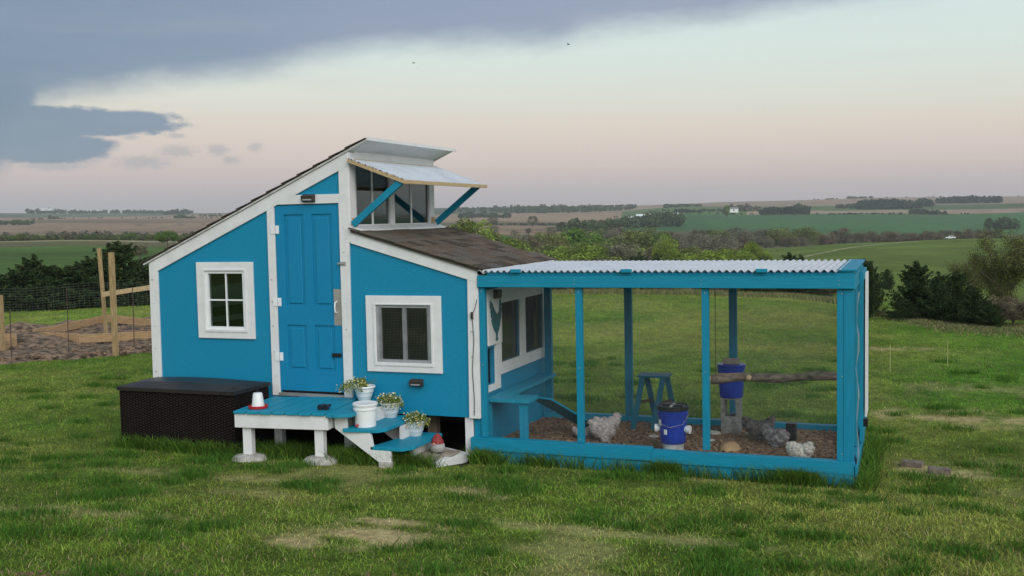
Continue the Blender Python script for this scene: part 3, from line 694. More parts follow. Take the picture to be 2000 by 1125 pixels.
B(CX+.013, CX+.05, .005, .035, 1.795, 1.87).build('brace_block', M_pine, coop); B(CX+.013, CX+.05, 1.99, 2.02, 1.795, 1.87).build('brace_block', M_pine, coop)
# side wall toward the run: window trim, pop door, sign board
ex0 = 2.3605
w2 = MB().prism(rect(.56, 2.09, .165, 1.03), ex0, ex0+.022, 'x', [rect(.60, 1.20, .29, .93), rect(1.37, 2.00, .29, .93)]).build('window', M_white, coop, bevel=.002)
B(ex0, ex0+.020, .58, 2.05, 1.031, 1.20).build('trim_board', M_white, coop)
w2['label'] = 'double window in the side wall inside the run'
for a, b in ((.60, 1.20), (1.37, 2.0)):
    B(2.33, 2.334, a, b, .29, .93).build('pane', M_glass, w2)
    ms = MB()
    for k in range(int((b-a)/.0127)): y = a+.0127*k; ms.box(2.358, 2.3588, y-.0006, y+.0006, .29, .93)
    for k in range(50): z = .295+.0127*k; ms.box(2.3588, 2.3596, a, b, z-.0006, z+.0006)
    ms.build('window_screen', M_scr, w2)['kind'] = 'stuff'
B(ex0, ex0+.022, .435, .558, .03, .515).build('trim_board', M_white, coop); B(ex0, ex0+.022, .192, .434, .03, .098).build('trim_board', M_white, coop)
sgn = B(ex0+.0225, ex0+.040, .19, .575, .515, 1.10).build('sign_board', M_white, coop, bevel=.002); sgn['label'] = 'white board with a teal hen silhouette'
hp = [(158, 155), (172, 172), (186, 208), (200, 236), (212, 246), (224, 228), (228, 196), (229, 168), (233, 157), (238, 166), (236, 176), (243, 186), (238, 200), (240, 228), (236, 262), (229, 300), (219, 335), (209, 352), (206, 378), (210, 396), (202, 405), (196, 397), (200, 378), (198, 356), (186, 338), (175, 310), (166, 275), (170, 262), (162, 248), (166, 238), (158, 222), (163, 208), (156, 196)]
hen_poly = [(.215+(p[0]-153)/92*.35, .985-(p[1]-155)/250*.44+(p[0]-153)/92*.0) for p in hp]
MB().prism(hen_poly, ex0+.0405, ex0+.050, 'x').build('hen_silhouette', M_teal, sgn)
l = MB().prism([(.33, 1.00), (.44, 1.00), (.44, 1.09), (.33, 1.09)], ex0+.0405, ex0+.10, 'x').build('wall_light', M_dark, coop, bevel=.006)
MB().tube([(2.31, -.03, .86), (2.325, -.031, .60), (2.30, -.03, .30), (2.315, -.03, .0), (2.31, -.03, -.17)], .0035, 5).build('cord', M_black, coop)
MB().tube([(2.31, -.03, .86), (2.345, -.032, .93), (2.372, -.04, 1.02)], .0035, 5).build('cord', M_black, coop)
MB().box(2.300, 2.322, -.045, -.0235, .82, .89).tube([(2.31, -.05, .84), (2.31, -.062, .86), (2.31, -.05, .88)], .005, 6).build('hook', M_dark, coop)

# ---------------------------------------------------------------- chicken run
run_ = thing('chicken_run', 'blue timber chicken run with wire mesh sides and a white corrugated roof', 'chicken run', (4.2, 1, -.6))
X0, X1, YF, YB = 2.378, 6.0, 0.0, 2.0
PW = .085
def part(nm, mb, m=M_blue, par=None, **k): return mb.build(nm, m, par or run_, bevel=.002, **k)
part('top_beam', B(X0, X1+.01, YF-.04, YF, 1.145, 1.262))
part('top_beam', B(X0+.1, 5.93, YF-.030, YF, 1.2625, 1.292))
part('top_beam', B(X0, X1, YB, YB+.04, 1.12, 1.25)); part('top_beam', B(X1-.03, X1+.01, YF+.0005, YB-.0005, 1.13, 1.262)); 
part('top_beam', B(X0+.02, X1-.03, YB-.04, YB-.0005, 1.14, 1.25))
part('corner_cap', B(5.86, X1+.025, YF-.05, YB+.04, 1.300, 1.318))
part('corner_cap', B(5.93, X1+.0, YF-.03, YB+.0, 1.2625, 1.2995))
for x in (2.405, 3.43, 4.67):
    part('post', B(x-PW/2+.01, x+PW/2-.01, YF, YF+.06, -.395, 1.1445), M_bluev)
part('post', B(5.855, X1, YF, YF+.09, -.42, 1.1445), M_bluev)
part('post', B(5.915, 5.925, YF-.006, YF-.0005, -.42, 1.1445), M_bluev)
for x in (2.45, 3.43, 4.63): part('post', B(x-PW/2, x+PW/2, YB-.06, YB, -.48, 1.119), M_bluev)
part('post', B(5.915, X1, YB-.09, YB, -.48, 1.119), M_bluev)
for y in (.72, 1.36): part('post', B(5.94, X1, y-.03, y+.03, -.43, 1.13), M_bluev)
part('sill_beam', B(2.27, 4.15, YF-.045, YF+.05, -.525, -.398)); part('sill_beam', B(4.1505, X1+.002, YF-.050, YF+.05, -.537, -.420))
part('skirt_board', B(2.29, 3.9, YF-.03, YF+.01, -.66, -.5255)); part('skirt_board', B(3.9005, 5.70, YF-.032, YF+.01, -.67, -.5375)); part('skirt_board', B(5.7005, X1+.004, YF-.046, YF+.01, -.68, -.5375))
part('sill_beam', B(X0, X1, YB-.06, YB+.02, -.62, -.485)); part('sill_beam', B(X1-.085, X1+.01, YF+.0505, YB-.0605, -.60, -.44))
part('skirt_board', B(X1+.0105, X1+.03, YF+.0, YB, -.66, -.47))
part('corner_board', B(2.285, 2.377, .025, .075, -.40, -.206), M_bluev)
for x in (3.02, 4.02, 5.3): part('rafter', B(x-.02, x+.02, YF+.0005, YB-.041, 1.19, 1.262))
sc = MB()
for x in (2.405, 3.43, 4.67, 5.90):
    for z in (-.36, 1.10, .35): sc.box(x-.005, x+.005, YF-.0035, YF-.0005, z-.005, z+.005)
    for z in (1.18, 1.22): sc.box(x-.03, x-.022, YF-.0435, YF-.0405, z-.004, z+.004)
sc.build('screw_heads', M_metal, run_)['kind'] = 'stuff'
# side door frame standing on the outer side
part('door_frame', MB().box(X1+.012, X1+.045, 1.00, 1.09, -.45, 1.24).box(X1+.012, X1+.045, 1.86, 1.95, -.45, 1.24).box(X1+.012, X1+.045, 1.0905, 1.8595, 1.15, 1.24).box(X1+.012, X1+.045, 1.0905, 1.8595, -.45, -.36), M_bluev)
part('door_edge', B(X1+.046, X1+.066, 1.45, 1.90, -.28, 1.20), M_white)
part('latch', B(X1+.046, X1+.09, 1.02, 1.06, -.30, -.22), M_black)
# corrugated roof: waves run front to back
cm = MB(); wl_ = .0667; nw = int((5.875-X0-.0)/wl_*10); vs = []; fs = []
for k in range(nw+1):
    x = X0+.02+k*wl_/10; z = 1.305+.012*math.sin(2*PI*k/10)
    vs += [(x, YF-.065, z), (x, YB+.05, z), (x, YF-.065, z+.003), (x, YB+.05, z+.003)]
for k in range(nw):
    o = 4*k; fs += [(o, o+1, o+5, o+4), (o+2, o+6, o+7, o+3), (o, o+4, o+6, o+2), (o+1, o+3, o+7, o+5)]
cm.add(vs, fs); cro = cm.build('corrugated_roof', M_corr, run_)
for x in (2.80, 3.93, 5.20): part('roof_clip', MB().box(x-.05, x+.05, YF-.075, YF-.032, 1.293, 1.325))
# wire mesh, half-inch hardware cloth
def mesh_panel(a0, a1, z0, z1, pos, axis, bulge=0, nm='wire_mesh'):
    mb_v = []; mb_f = []
    def strip(pts_, w):
        o = len(mb_v)
        for p in pts_: mb_v.extend([tuple(p-w), tuple(p+w)])
        for i in range(len(pts_)-1): mb_f.append((o+2*i, o+2*i+1, o+2*i+3, o+2*i+2))
    def P(a, z):
        q = pos+bulge*math.sin(PI*(a-a0)/(a1-a0))*math.sin(PI*2.3*(z-z0)/(z1-z0))
        return Vector((a, q, z)) if axis == 'y' else Vector((q, a, z))
    s = .0127; wd = .00024; na = int((a1-a0)/s); nz = int((z1-z0)/s)
    hz_ = Vector((wd, 0, 0)) if axis == 'y' else Vector((0, wd, 0)); seg = 10 if bulge else 1
    for i in range(na+1):
        a = a0+s*i; strip([P(a, z0+(z1-z0)*k/seg) for k in range(seg+1)], hz_)
    for i in range(nz+1):
        z = z0+s*i; strip([P(a0+(a1-a0)*k/seg, z) for k in range(seg+1)], Vector((0, 0, wd)))
    me = bpy.data.meshes.new(nm); og_ = ORIG[run_]
    me.from_pydata([(x-og_[0], y-og_[1], z-og_[2]) for x, y, z in mb_v], [], mb_f); me.materials.append(M_wire)
    o = link_mesh(nm, me, run_); o['kind'] = 'stuff'; return o
mesh_panel(2.44, 5.86, -.40, 1.15, YF+.062, 'y'); mesh_panel(2.46, 5.92, -.49, 1.13, YB-.063, 'y'); mesh_panel(.09, 1.94, -.45, 1.13, X1+.004, 'x', .010)
sheet = MB(); vs = []; fs = []
for k in range(13):
    z = -.55+1.65*k/12; b_ = X1+.012+.022*abs(math.sin(k*.9))
    vs += [(b_, .10, z), (b_+.01*math.sin(k*1.7), .30, z)]
for k in range(12): fs.append((2*k, 2*k+1, 2*k+3, 2*k+2))
sheet.add(vs, fs); sheet.build('loose_screen', M_sheet, run_)
# litter floor
gx, gy = np.meshgrid(np.linspace(X0-.0, X1-.09, 60), np.linspace(.06, 1.93, 32), indexing='ij')
gz = -.51-.02*gy+(fbm(gx, gy, .5, 3)-.5)*.05
V = np.stack([gx, gy, gz], -1).reshape(-1, 3); i, j = np.meshgrid(np.arange(59), np.arange(31), indexing='ij')
Q = np.stack([i*32+j, (i+1)*32+j, (i+1)*32+j+1, i*32+j+1], -1).reshape(-1, 4)
me = np_mesh('litter_bed', V, Q, None, M_litter, True); o = link_mesh('litter_bed', me); o['kind'] = 'stuff'; o['label'] = 'brown wood chip litter covering the floor of the run'
def litter_z(x, y): return float(-.51-.02*y+(fbm(np.array(x), np.array(y), .5, 3)-.5)*.05)
nchip = 9000; cx = rng.uniform(X0+.02, X1-.1, nchip); cyy = rng.uniform(.06, 1.92, nchip); cz = -.51-.02*cyy+(fbm(cx, cyy, .5, 3)-.5)*.05+rng.uniform(.002, .012, nchip)
th = rng.uniform(0, PI, nchip); ll = rng.uniform(.008, .035, nchip); ww = rng.uniform(.003, .009, nchip); tz = rng.uniform(-.01, .012, nchip)
d1 = np.stack([np.cos(th)*ll, np.sin(th)*ll, tz], -1); d2 = np.stack([-np.sin(th)*ww, np.cos(th)*ww, 0*th], -1); c0 = np.stack([cx, cyy, cz], -1)
V = np.stack([c0-d1-d2, c0+d1-d2, c0+d1+d2, c0-d1+d2], 1).reshape(-1, 3); Q = np.arange(nchip*4).reshape(-1, 4)
pal = np.array([(.52, .33, .19), (.34, .19, .10), (.60, .44, .28), (.18, .10, .065), (.44, .26, .14)]); T = pal[rng.integers(0, 5, nchip)]
o = link_mesh('wood_chips', np_mesh('wood_chips', V, Q, T, M_chip)); o['kind'] = 'stuff'; o['label'] = 'loose wood chips and straw scattered on the run floor'
# landing shelf and ramp beside the pop door
part('landing_shelf', B(2.385, 2.86, .10, .40, -.05, -.012), M_deck)
part('landing_leg', B(2.74, 2.83, .13, .17, -.53, -.0505), M_bluev); part('landing_leg', B(2.39, 2.43, .13, .17, -.53, -.0505), M_bluev)
part('landing_shelf', B(2.385, 2.56, .4005, 1.9, -.045, -.010), M_deck)
part('ramp', MB().beam((2.87, .42, -.04), (3.20, 1.25, -.51), .30, .02), M_bluev)
part('kick_panel', B(2.3612, 2.3705, .08, 2.04, -.70, -.14), M_wall)

# ---------------------------------------------------------------- things inside the run
def hen(name, label, loc, head, scale, cols, squat=1.0, group='hens in the run', seed=1, up=.8):
    """fluffy hen: remeshed body, feather tufts, comb, beak, eyes, tail built in"""
    random.seed(seed); x, y, z = loc; t = thing(name, label, 'hen', (0, 0, 0), group)
    mb = MB()
    mb.blob((0, 0, .115*squat), (.125, .088, .095*squat), 14, 9); mb.blob((.075, 0, .145*squat), (.070, .066, .075*squat), 12, 8)
    mb.blob((.110, 0, .19*up), (.042, .040, .062), 10, 8); mb.blob((.125, 0, .245*up), (.034, .030, .034), 10, 8)
    mb.blob((-.10, 0, .165*squat), (.065, .060, .060), 10, 8); mb.blob((-.135, 0, .205*squat), (.038, .030, .050), 10, 8)
    mb.blob((.0, .045, .04), (.045, .04, .045), 8, 6); mb.blob((.0, -.045, .04), (.045, .04, .045), 8, 6)
    tmp = mb.build('hen_tmp', MATS['hen_'+cols]); md = tmp.modifiers.new('r', 'REMESH'); md.mode = 'VOXEL'; md.voxel_size = .010
    dg = bpy.context.evaluated_depsgraph_get(); me = bpy.data.meshes.new_from_object(tmp.evaluated_get(dg)); bpy.data.objects.remove(tmp)
    me.name = 'body'
    for v in me.vertices:
        k = mnoise.noise(v.co*38)*.010+mnoise.noise(v.co*90)*.006; v.co += v.normal*k
        v.co.z = max(v.co.z, .0)
    for p in me.polygons: p.use_smooth = True
    me.materials.clear(); me.materials.append(MATS['hen_'+cols]); body = link_mesh('body', me, t); ORIG[body] = (0, 0, 0)
    # loose feather tips
    vs = []; fs = []
    for v in me.vertices:
        if random.random() < .32 and v.co.x < .10:
            nrm = v.normal; back = (Vector((-1, 0, -.25))+nrm*.55+Vector((random.uniform(-.4, .4), random.uniform(-.4, .4), random.uniform(-.3, .3)))).normalized(); sdv = back.cross(nrm)
            if sdv.length < .01: continue
            sdv.normalize(); L_ = random.uniform(.016, .034); o_ = len(vs); vs += [tuple(v.co-sdv*.006), tuple(v.co+sdv*.006), tuple(v.co+back*L_)]; fs.append((o_, o_+1, o_+2))
    MB().add(vs, fs).build('feathers', MATS['hen_'+cols], body)['kind'] = 'stuff'
    hz_ = .245*up
    MB().add([(.152, -.008, hz_+.004), (.152, .008, hz_+.004), (.178, 0, hz_-.006), (.152, 0, hz_-.010)], [(0, 1, 2), (1, 3, 2), (3, 0, 2), (0, 3, 1)]).build('beak', M_cut, body)
    MB().prism([(.115, hz_+.022), (.120, hz_+.034), (.128, hz_+.028), (.136, hz_+.036), (.146, hz_+.026), (.150, hz_+.012)], -.003, .003, 'y').build('comb', M_gred, body)
    for s in (-1, 1):
        MB().blob((.138, s*.026, hz_+.005), (.005, .004, .005), 6, 4).build('eye', M_black, body)
        MB().tube([(.0, s*.035, .04), (.005, s*.035, .004), (.03, s*.035, .002)], .005, 5).build('leg', M_cut, body)
    t.location = loc; t.rotation_euler = (0, 0, head); t.scale = (scale*.9,)*3
    return t
mat('hen_pale', (.38, .34, .33), .95, noise=.25, nscale=30, bump=.8, bscale=90); mat('hen_white', (.66, .62, .55), .95, noise=.16, nscale=14, bump=.8, bscale=90)
mat('hen_speckle', (.34, .32, .32), .95, col2=(.10, .095, .10), nscale=28, bump=1, bscale=90); mat('hen_dark', (.055, .050, .050), .95, col2=(.16, .14, .135), nscale=24, bump=1, bscale=90)
LZ = lambda x, y: litter_z(x, y)-.004
hen('hen', 'large fluffy pale grey hen standing beside the second front post', (3.46, .72, LZ(3.46, .72)), math.radians(-150), 1.15, 'pale', 1.2, seed=2, up=.85)
hen('hen', 'small pale grey hen lying flat near the foot of the ramp', (3.20, .80, LZ(3.2, .8)), math.radians(175), .80, 'pale', .75, seed=3, up=.6)
hen('hen', 'dark grey hen behind the speckled one near the back sill', (5.02, 1.18, LZ(5.02, 1.18)), math.radians(12), 1.12, 'dark', 1.0, seed=4, up=.95)
hen('hen', 'ruffled speckled grey hen pecking in the middle right of the run', (5.22, .93, LZ(5.22, .93)), math.radians(-25), 1.0, 'speckle', 1.0, seed=5, up=.7)
hen('hen', 'white hen crouching low by the front sill at the right', (5.50, .22, LZ(5.50, .22)), math.radians(150), 1.0, 'white', .92, seed=6, up=.65)
random.seed(21)
def bucket(t, c, h, r0, r1, m, ribs=(.86, .93)):
    prof = [(r0*.97, 0), (r0, .006)]
    for k in (.25, .5, .75): prof.append((r0+(r1-r0)*k, h*k))
    for q in ribs: prof += [(r0+(r1-r0)*q, h*q-.006), (r0+(r1-r0)*q+.009, h*q-.004), (r0+(r1-r0)*q+.009, h*q+.004), (r0+(r1-r0)*q, h*q+.006)]
    prof += [(r1, h)]; prof.sort(key=lambda a: a[1]); mb = smooth_mb(); mb.lathe(prof, c, 32); o = mb.build('bucket', m, t)
    return o
def autosmooth(o, ang=40):
    me = o.data
    bm = bmesh.new(); bm.from_mesh(me)
    for e in bm.edges:
        if len(e.link_faces) == 2 and e.calc_face_angle(0) > math.radians(ang): e.smooth = False
    bm.to_mesh(me); bm.free(); return o
c = (4.26, .45, LZ(4.26, .45))
f = thing('bucket_feeder', 'blue bucket feeder with black lid and white pipe elbows, standing on a clear base', 'feeder', c)
mb = smooth_mb(); mb.lathe([(.105, 0), (.105, .10)], (c[0], c[1], c[2]), 24); autosmooth(mb.build('base', M_clear, f))
bk = autosmooth(bucket(f, (c[0], c[1], c[2]+.095), .335, .125, .148, M_bb))
mb = smooth_mb(); mb.lathe([(.152, 0), (.160, .004), (.160, .038), (.150, .046), (.146, .036), (.02, .036)], (c[0], c[1], c[2]+.425), 32); lid = autosmooth(mb.build('lid', M_black, f))
MB().box(c[0]-.10, c[0]+.10, c[1]-.012, c[1]+.012, c[2]+.462, c[2]+.476).build('lid_rib', M_black, lid)
MB().box(c[0]-.012, c[0]+.012, c[1]-.10, c[1]+.10, c[2]+.462, c[2]+.474).build('lid_rib', M_metal, lid)
for s in (-1, 1):
    mb = smooth_mb(); mb.tube([(c[0]+s*.12, c[1]-.02, c[2]+.235), (c[0]+s*.165, c[1]-.03, c[2]+.235)], .034, 16); mb.tube([(c[0]+s*.150, c[1]-.028, c[2]+.235), (c[0]+s*.178, c[1]-.034, c[2]+.235)], .042, 16)
    autosmooth(mb.build('pipe_elbow', M_pvc, f))
a0 = -1.9
for (da, zz, w_, h_) in ((.0, .22, .035, .05), (-.55, .30, .05, .06)):
    vs = []; n_ = 5
    for k in range(n_): 
        a = a0+da+(k/(n_-1)-.5)*w_/.14; rr_ = .146
        vs += [(c[0]+rr_*math.cos(a), c[1]+rr_*math.sin(a), c[2]+.095+zz-.12), (c[0]+rr_*math.cos(a), c[1]+rr_*math.sin(a), c[2]+.095+zz-.12+h_)]
    MB().add(vs, [(2*k, 2*k+2, 2*k+3, 2*k+1) for k in range(n_-1)]).build('sticker', M_pvc, f)
MB().tube([(c[0]-.158, c[1], c[2]+.38), (c[0]-.12, c[1]-.11, c[2]+.30), (c[0], c[1]-.155, c[2]+.27), (c[0]+.12, c[1]-.11, c[2]+.30), (c[0]+.158, c[1], c[2]+.38)], .0022, 5).build('bail_handle', M_metal, f)
# cinder blocks carrying the waterer
bx, by = 4.66, 1.62; bz = litter_z(bx, by)-.01
def cinder(z, label, nm='cinder_block'):
    mb = MB(); W2, D2, H2 = .10, .10, .20
    mb.prism(rect(-W2+bx, W2+bx, -D2+by, D2+by), z, z+H2, 'z', [rect(bx-W2+.03, bx+W2-.03, by-D2+.03, by+D2-.03)])
    return tag(mb.build(nm, M_cinder, bevel=.003), label, 'cinder block', 'cinder blocks under the waterer')
cinder(bz, 'grey cinder block standing on the litter below the hanging blue waterer')
mb = MB(); z = bz+.201
mb.box(bx-.10, bx-.06, by-.10, by+.10, z, z+.18); mb.box(bx+.06, bx+.10, by-.10, by+.10, z, z+.18); mb.box(bx-.10, bx+.10, by-.10, by+.10, z+.181, z+.20)
tag(mb.build('cinder_block', M_cinder), 'hollow grey cinder block, upper one directly under the blue waterer', 'cinder block', 'cinder blocks under the waterer')
wt = thing('bucket_waterer', 'blue bucket waterer with wire handle standing on cinder blocks under the log perch', 'waterer', (bx, by, z+.202))
autosmooth(bucket(wt, (bx, by, z+.202), .36, .125, .148, M_bb, (.9, .97)))
MB().tube([(bx-.15, by-.02, z+.50), (bx-.08, by-.14, z+.42), (bx+.0, by-.155, z+.40), (bx+.09, by-.13, z+.43), (bx+.15, by-.02, z+.50)], .0025, 5).build('bail_handle', M_metal, wt)
MB().box(bx-.07, bx+.01, by-.160, by-.148, z+.392, z+.406).build('grip', M_pvc, wt)
tag(B(bx-.085, bx+.085, by-.05, by+.05, z+.5635, z+.62).build('brick', M_paver, bevel=.004), 'brown brick weighing down the top of the blue waterer', 'brick')
# log perch
lp = []; lr = []
for k in range(15):
    u = k/14; lp.append((4.62+1.24*u, .60+.10*math.sin(u*3), .185+.065*u+.012*math.sin(u*9))); lr.append(.046-.006*u+.005*math.sin(u*17))
lg = thing('log_perch', 'rough bark log perch hanging across the right bay of the run', 'log', (5.2, .6, .2))
mb = smooth_mb(); mb.tube(lp, lr, 14); lo = mb.build('trunk', M_logm, lg)
for v in lo.data.vertices:
    k = mnoise.noise(v.co*22)*.012+mnoise.noise(v.co*60)*.006; v.co += v.normal*k
MB().tube([(4.618, .60, .185), (4.612, .60, .185)], .040, 12).build('cut_end', M_cut, lg)
mb = smooth_mb(); mb.tube([(4.98, .60, .20), (5.0, .56, .235)], [.028, .022], 10); mb.build('branch_stub', M_cut, lg)
for x in (4.66, 5.83): MB().tube([(x, .62, .22), (x, .62, 1.19)], .004, 6).build('hanging_wire', M_rust, lg)
# step stool
st = thing('step_stool', 'blue wooden A-frame stool with flat top behind the blue feeder', 'stool', (3.83, 1.62, -.53))
sx, sy = 3.82, 1.58
MB().box(sx-.17, sx+.17, sy-.13, sy+.13, .045, .068).build('seat', M_stool, st, bevel=.002)
for a in (-1, 1):
    for b in (-1, 1):
        MB().beam((sx+a*.115-.0, sy+b*.10, .045), (sx+a*.115+b*.11*1.0, sy+b*.13, -.555), .028, .058, (1, 0, 0)).build('leg', M_stool, st)
    MB().beam((sx+a*.115-.065, sy-.115, -.24), (sx+a*.115+.065, sy+.115, -.24), .02, .03).build('crossbar', M_rust, st)
# small items in the litter
mb = smooth_mb(); mb.lathe([(.115, 0), (.110, .02), (.085, .06), (.05, .082), (.001, .088)], (4.80, .62, LZ(4.8, .62)-.005), 20); tag(mb.build('tan_bowl', M_tan), 'tan upturned bowl lying on the litter below the log perch', 'bowl')
tag(B(5.28, 5.38, 1.20, 1.32, litter_z(5.3, 1.25)-.02, -.34).build('black_tub', M_black, bevel=.006), 'small black box on the litter behind the speckled hen', 'box')
mb = MB(); mb.blob((3.155, .50, LZ(3.15, .5)+.018), (.048, .032, .026), 9, 6, .12); tag(mb.build('orange_chunk', mat('orange_food', (.50, .24, .06), .7, noise=.3, nscale=60)), 'orange chunk of feed on the litter left of the pale hen', 'feed')
for (x, y, s, lab) in ((3.10, 1.18, .05, 'pale stone in the litter near the ramp foot'), (3.92, 1.06, .045, 'pale flat stone left of the blue feeder'), (4.48, 1.45, .07, 'grey stone beside the cinder block, on its left'), (4.90, 1.58, .06, 'grey stone beside the cinder block, on its right'), (4.52, 1.05, .045, 'flat grey stone right of the blue feeder')):
    mb = MB(); mb.blob((x, y, litter_z(x, y)+.008), (s*1.4, s, s*.42), 9, 6, .1); tag(mb.build('stone', M_conc), lab, 'stone', 'stones in the run')

# ---------------------------------------------------------------- porch with steps
RA = math.radians(6.5); RC = (.10, -1.02)
pc = thing('porch', 'small blue plank porch on white posts with winding blue steps', 'porch', (.6, -.5, -.5))
def R_(mb): return mb.rot(RA, RC)
nb = 7; bw = 1.0/nb; ZD = -.045
for k in range(nb):
    R_(MB().box(.10+bw*k+.007, .10+bw*(k+1)-.007, -1.045-.004*(k % 3), -.115 if k > 1 else -.16, ZD-.026, ZD+random.uniform(-.0015, .0015))).build('deck_board', M_deck, pc, bevel=.003)
R_(B(.105, 1.085, -1.02, -.985, -.215, ZD-.027)).build('skirt_board', M_white, pc, bevel=.002)
R_(B(1.0855, 1.12, -1.02, -.20, -.215, ZD-.027)).build('skirt_board', M_white, pc, bevel=.002)
R_(B(.105, .14, -.984, -.20, -.215, ZD-.027)).build('skirt_board', M_white, pc, bevel=.002)
mbn = R_(MB().tube([(1.1205, -.99, -.13), (1.123, -.99, -.13)], .006, 8).tube([(1.1205, -.965, -.13), (1.123, -.965, -.13)], .006, 8)); mbn.build('screws', M_dark, pc)
for (px_, py_) in ((.215, -.945), (1.00, -.945)):
    R_(B(px_-.047, px_+.047, py_-.035, py_+.05, -.62, -.2155)).build('post', M_white, pc, bevel=.003)
    mb = smooth_mb(); mb.lathe([(.185, -.12), (.18, -.01), (.15, .018), (.08, .034), (.001, .036)], (px_, py_, zt(px_, py_)+.03), 32)
    autosmooth(R_(mb).build('footing', M_conc, pc), 50)
for (px_, py_) in ((.215, -.25), (1.02, -.25)): R_(B(px_-.045, px_+.045, py_-.045, py_+.045, -.62, -.2155)).build('post', M_white, pc)
# treads: boards with an angled corner, running back to the wall
def tread(poly, z): return MB().prism(poly, z-.034, z, 'z').build('tread', M_deck, pc, bevel=.003)
tread([(1.105, -.93), (1.22, -.935), (1.36, -.86), (1.33, .02-.03), (1.01, -.05), (1.02, -.11)], ZD-.004)
tread([(1.24, -.84), (1.60, -.80), (1.66, -.70), (1.66, -.04), (1.33, -.04), (1.22, -.78)], -.205)
tread([(1.52, -.80), (1.86, -.80), (1.94, -.68), (1.94, -.02), (1.67, -.02)], -.375)
def stringer(y0, y1):
    poly = [(1.1225, -.085), (1.26, -.085), (1.26, -.2395), (1.52, -.2395), (1.55, -.41), (1.74, -.41), (1.74, -.56), (1.66, -.56), (1.13, -.215)]
    return MB().prism(poly, y0, y1, 'y').build('stringer', M_white, pc, bevel=.002)
stringer(-.80, -.76); stringer(-.20, -.16)
MB().prism([(1.34, -.2395), (1.38, -.2395), (1.38, -.08), (1.34, -.08)], -.42, -.06, 'y').build('riser', M_white, pc)
MB().prism([(1.64, -.41), (1.68, -.41), (1.68, -.24), (1.64, -.24)], -.40, -.06, 'y').build('riser', M_white, pc)
MB().prism([(1.80, -.56), (1.84, -.56), (1.84, -.41), (1.80, -.41)], -.50, -.06, 'y').build('riser', M_white, pc)
tag(B(1.63, 1.75, -.85, -.74, -.60, -.52).build('concrete_block', M_conc, bevel=.006), 'small pale concrete block under the foot of the step stringer', 'block')
pv = thing('paver_pad', 'white edged slab of tan pavers at the foot of the steps', 'paver pad', (1.98, -.3, -.58))
PZ = -.53
MB().prism([(1.78, -.62), (2.13, -.62), (2.26, -.10), (1.96, .06), (1.80, .0)], -.64, PZ-.012, 'z').build('slab', M_white, pv, bevel=.004)
for a, b in (((1.79, -.61), (2.00, -.35)), ((2.0, -.61), (2.11, -.35)), ((1.83, -.34), (2.05, -.08)), ((2.06, -.34), (2.19, -.12))):
    B(a[0]+.004, b[0]-.004, a[1]+.004, b[1]-.004, PZ-.0115, PZ+.012).build('paver', M_paver, pv, bevel=.003)

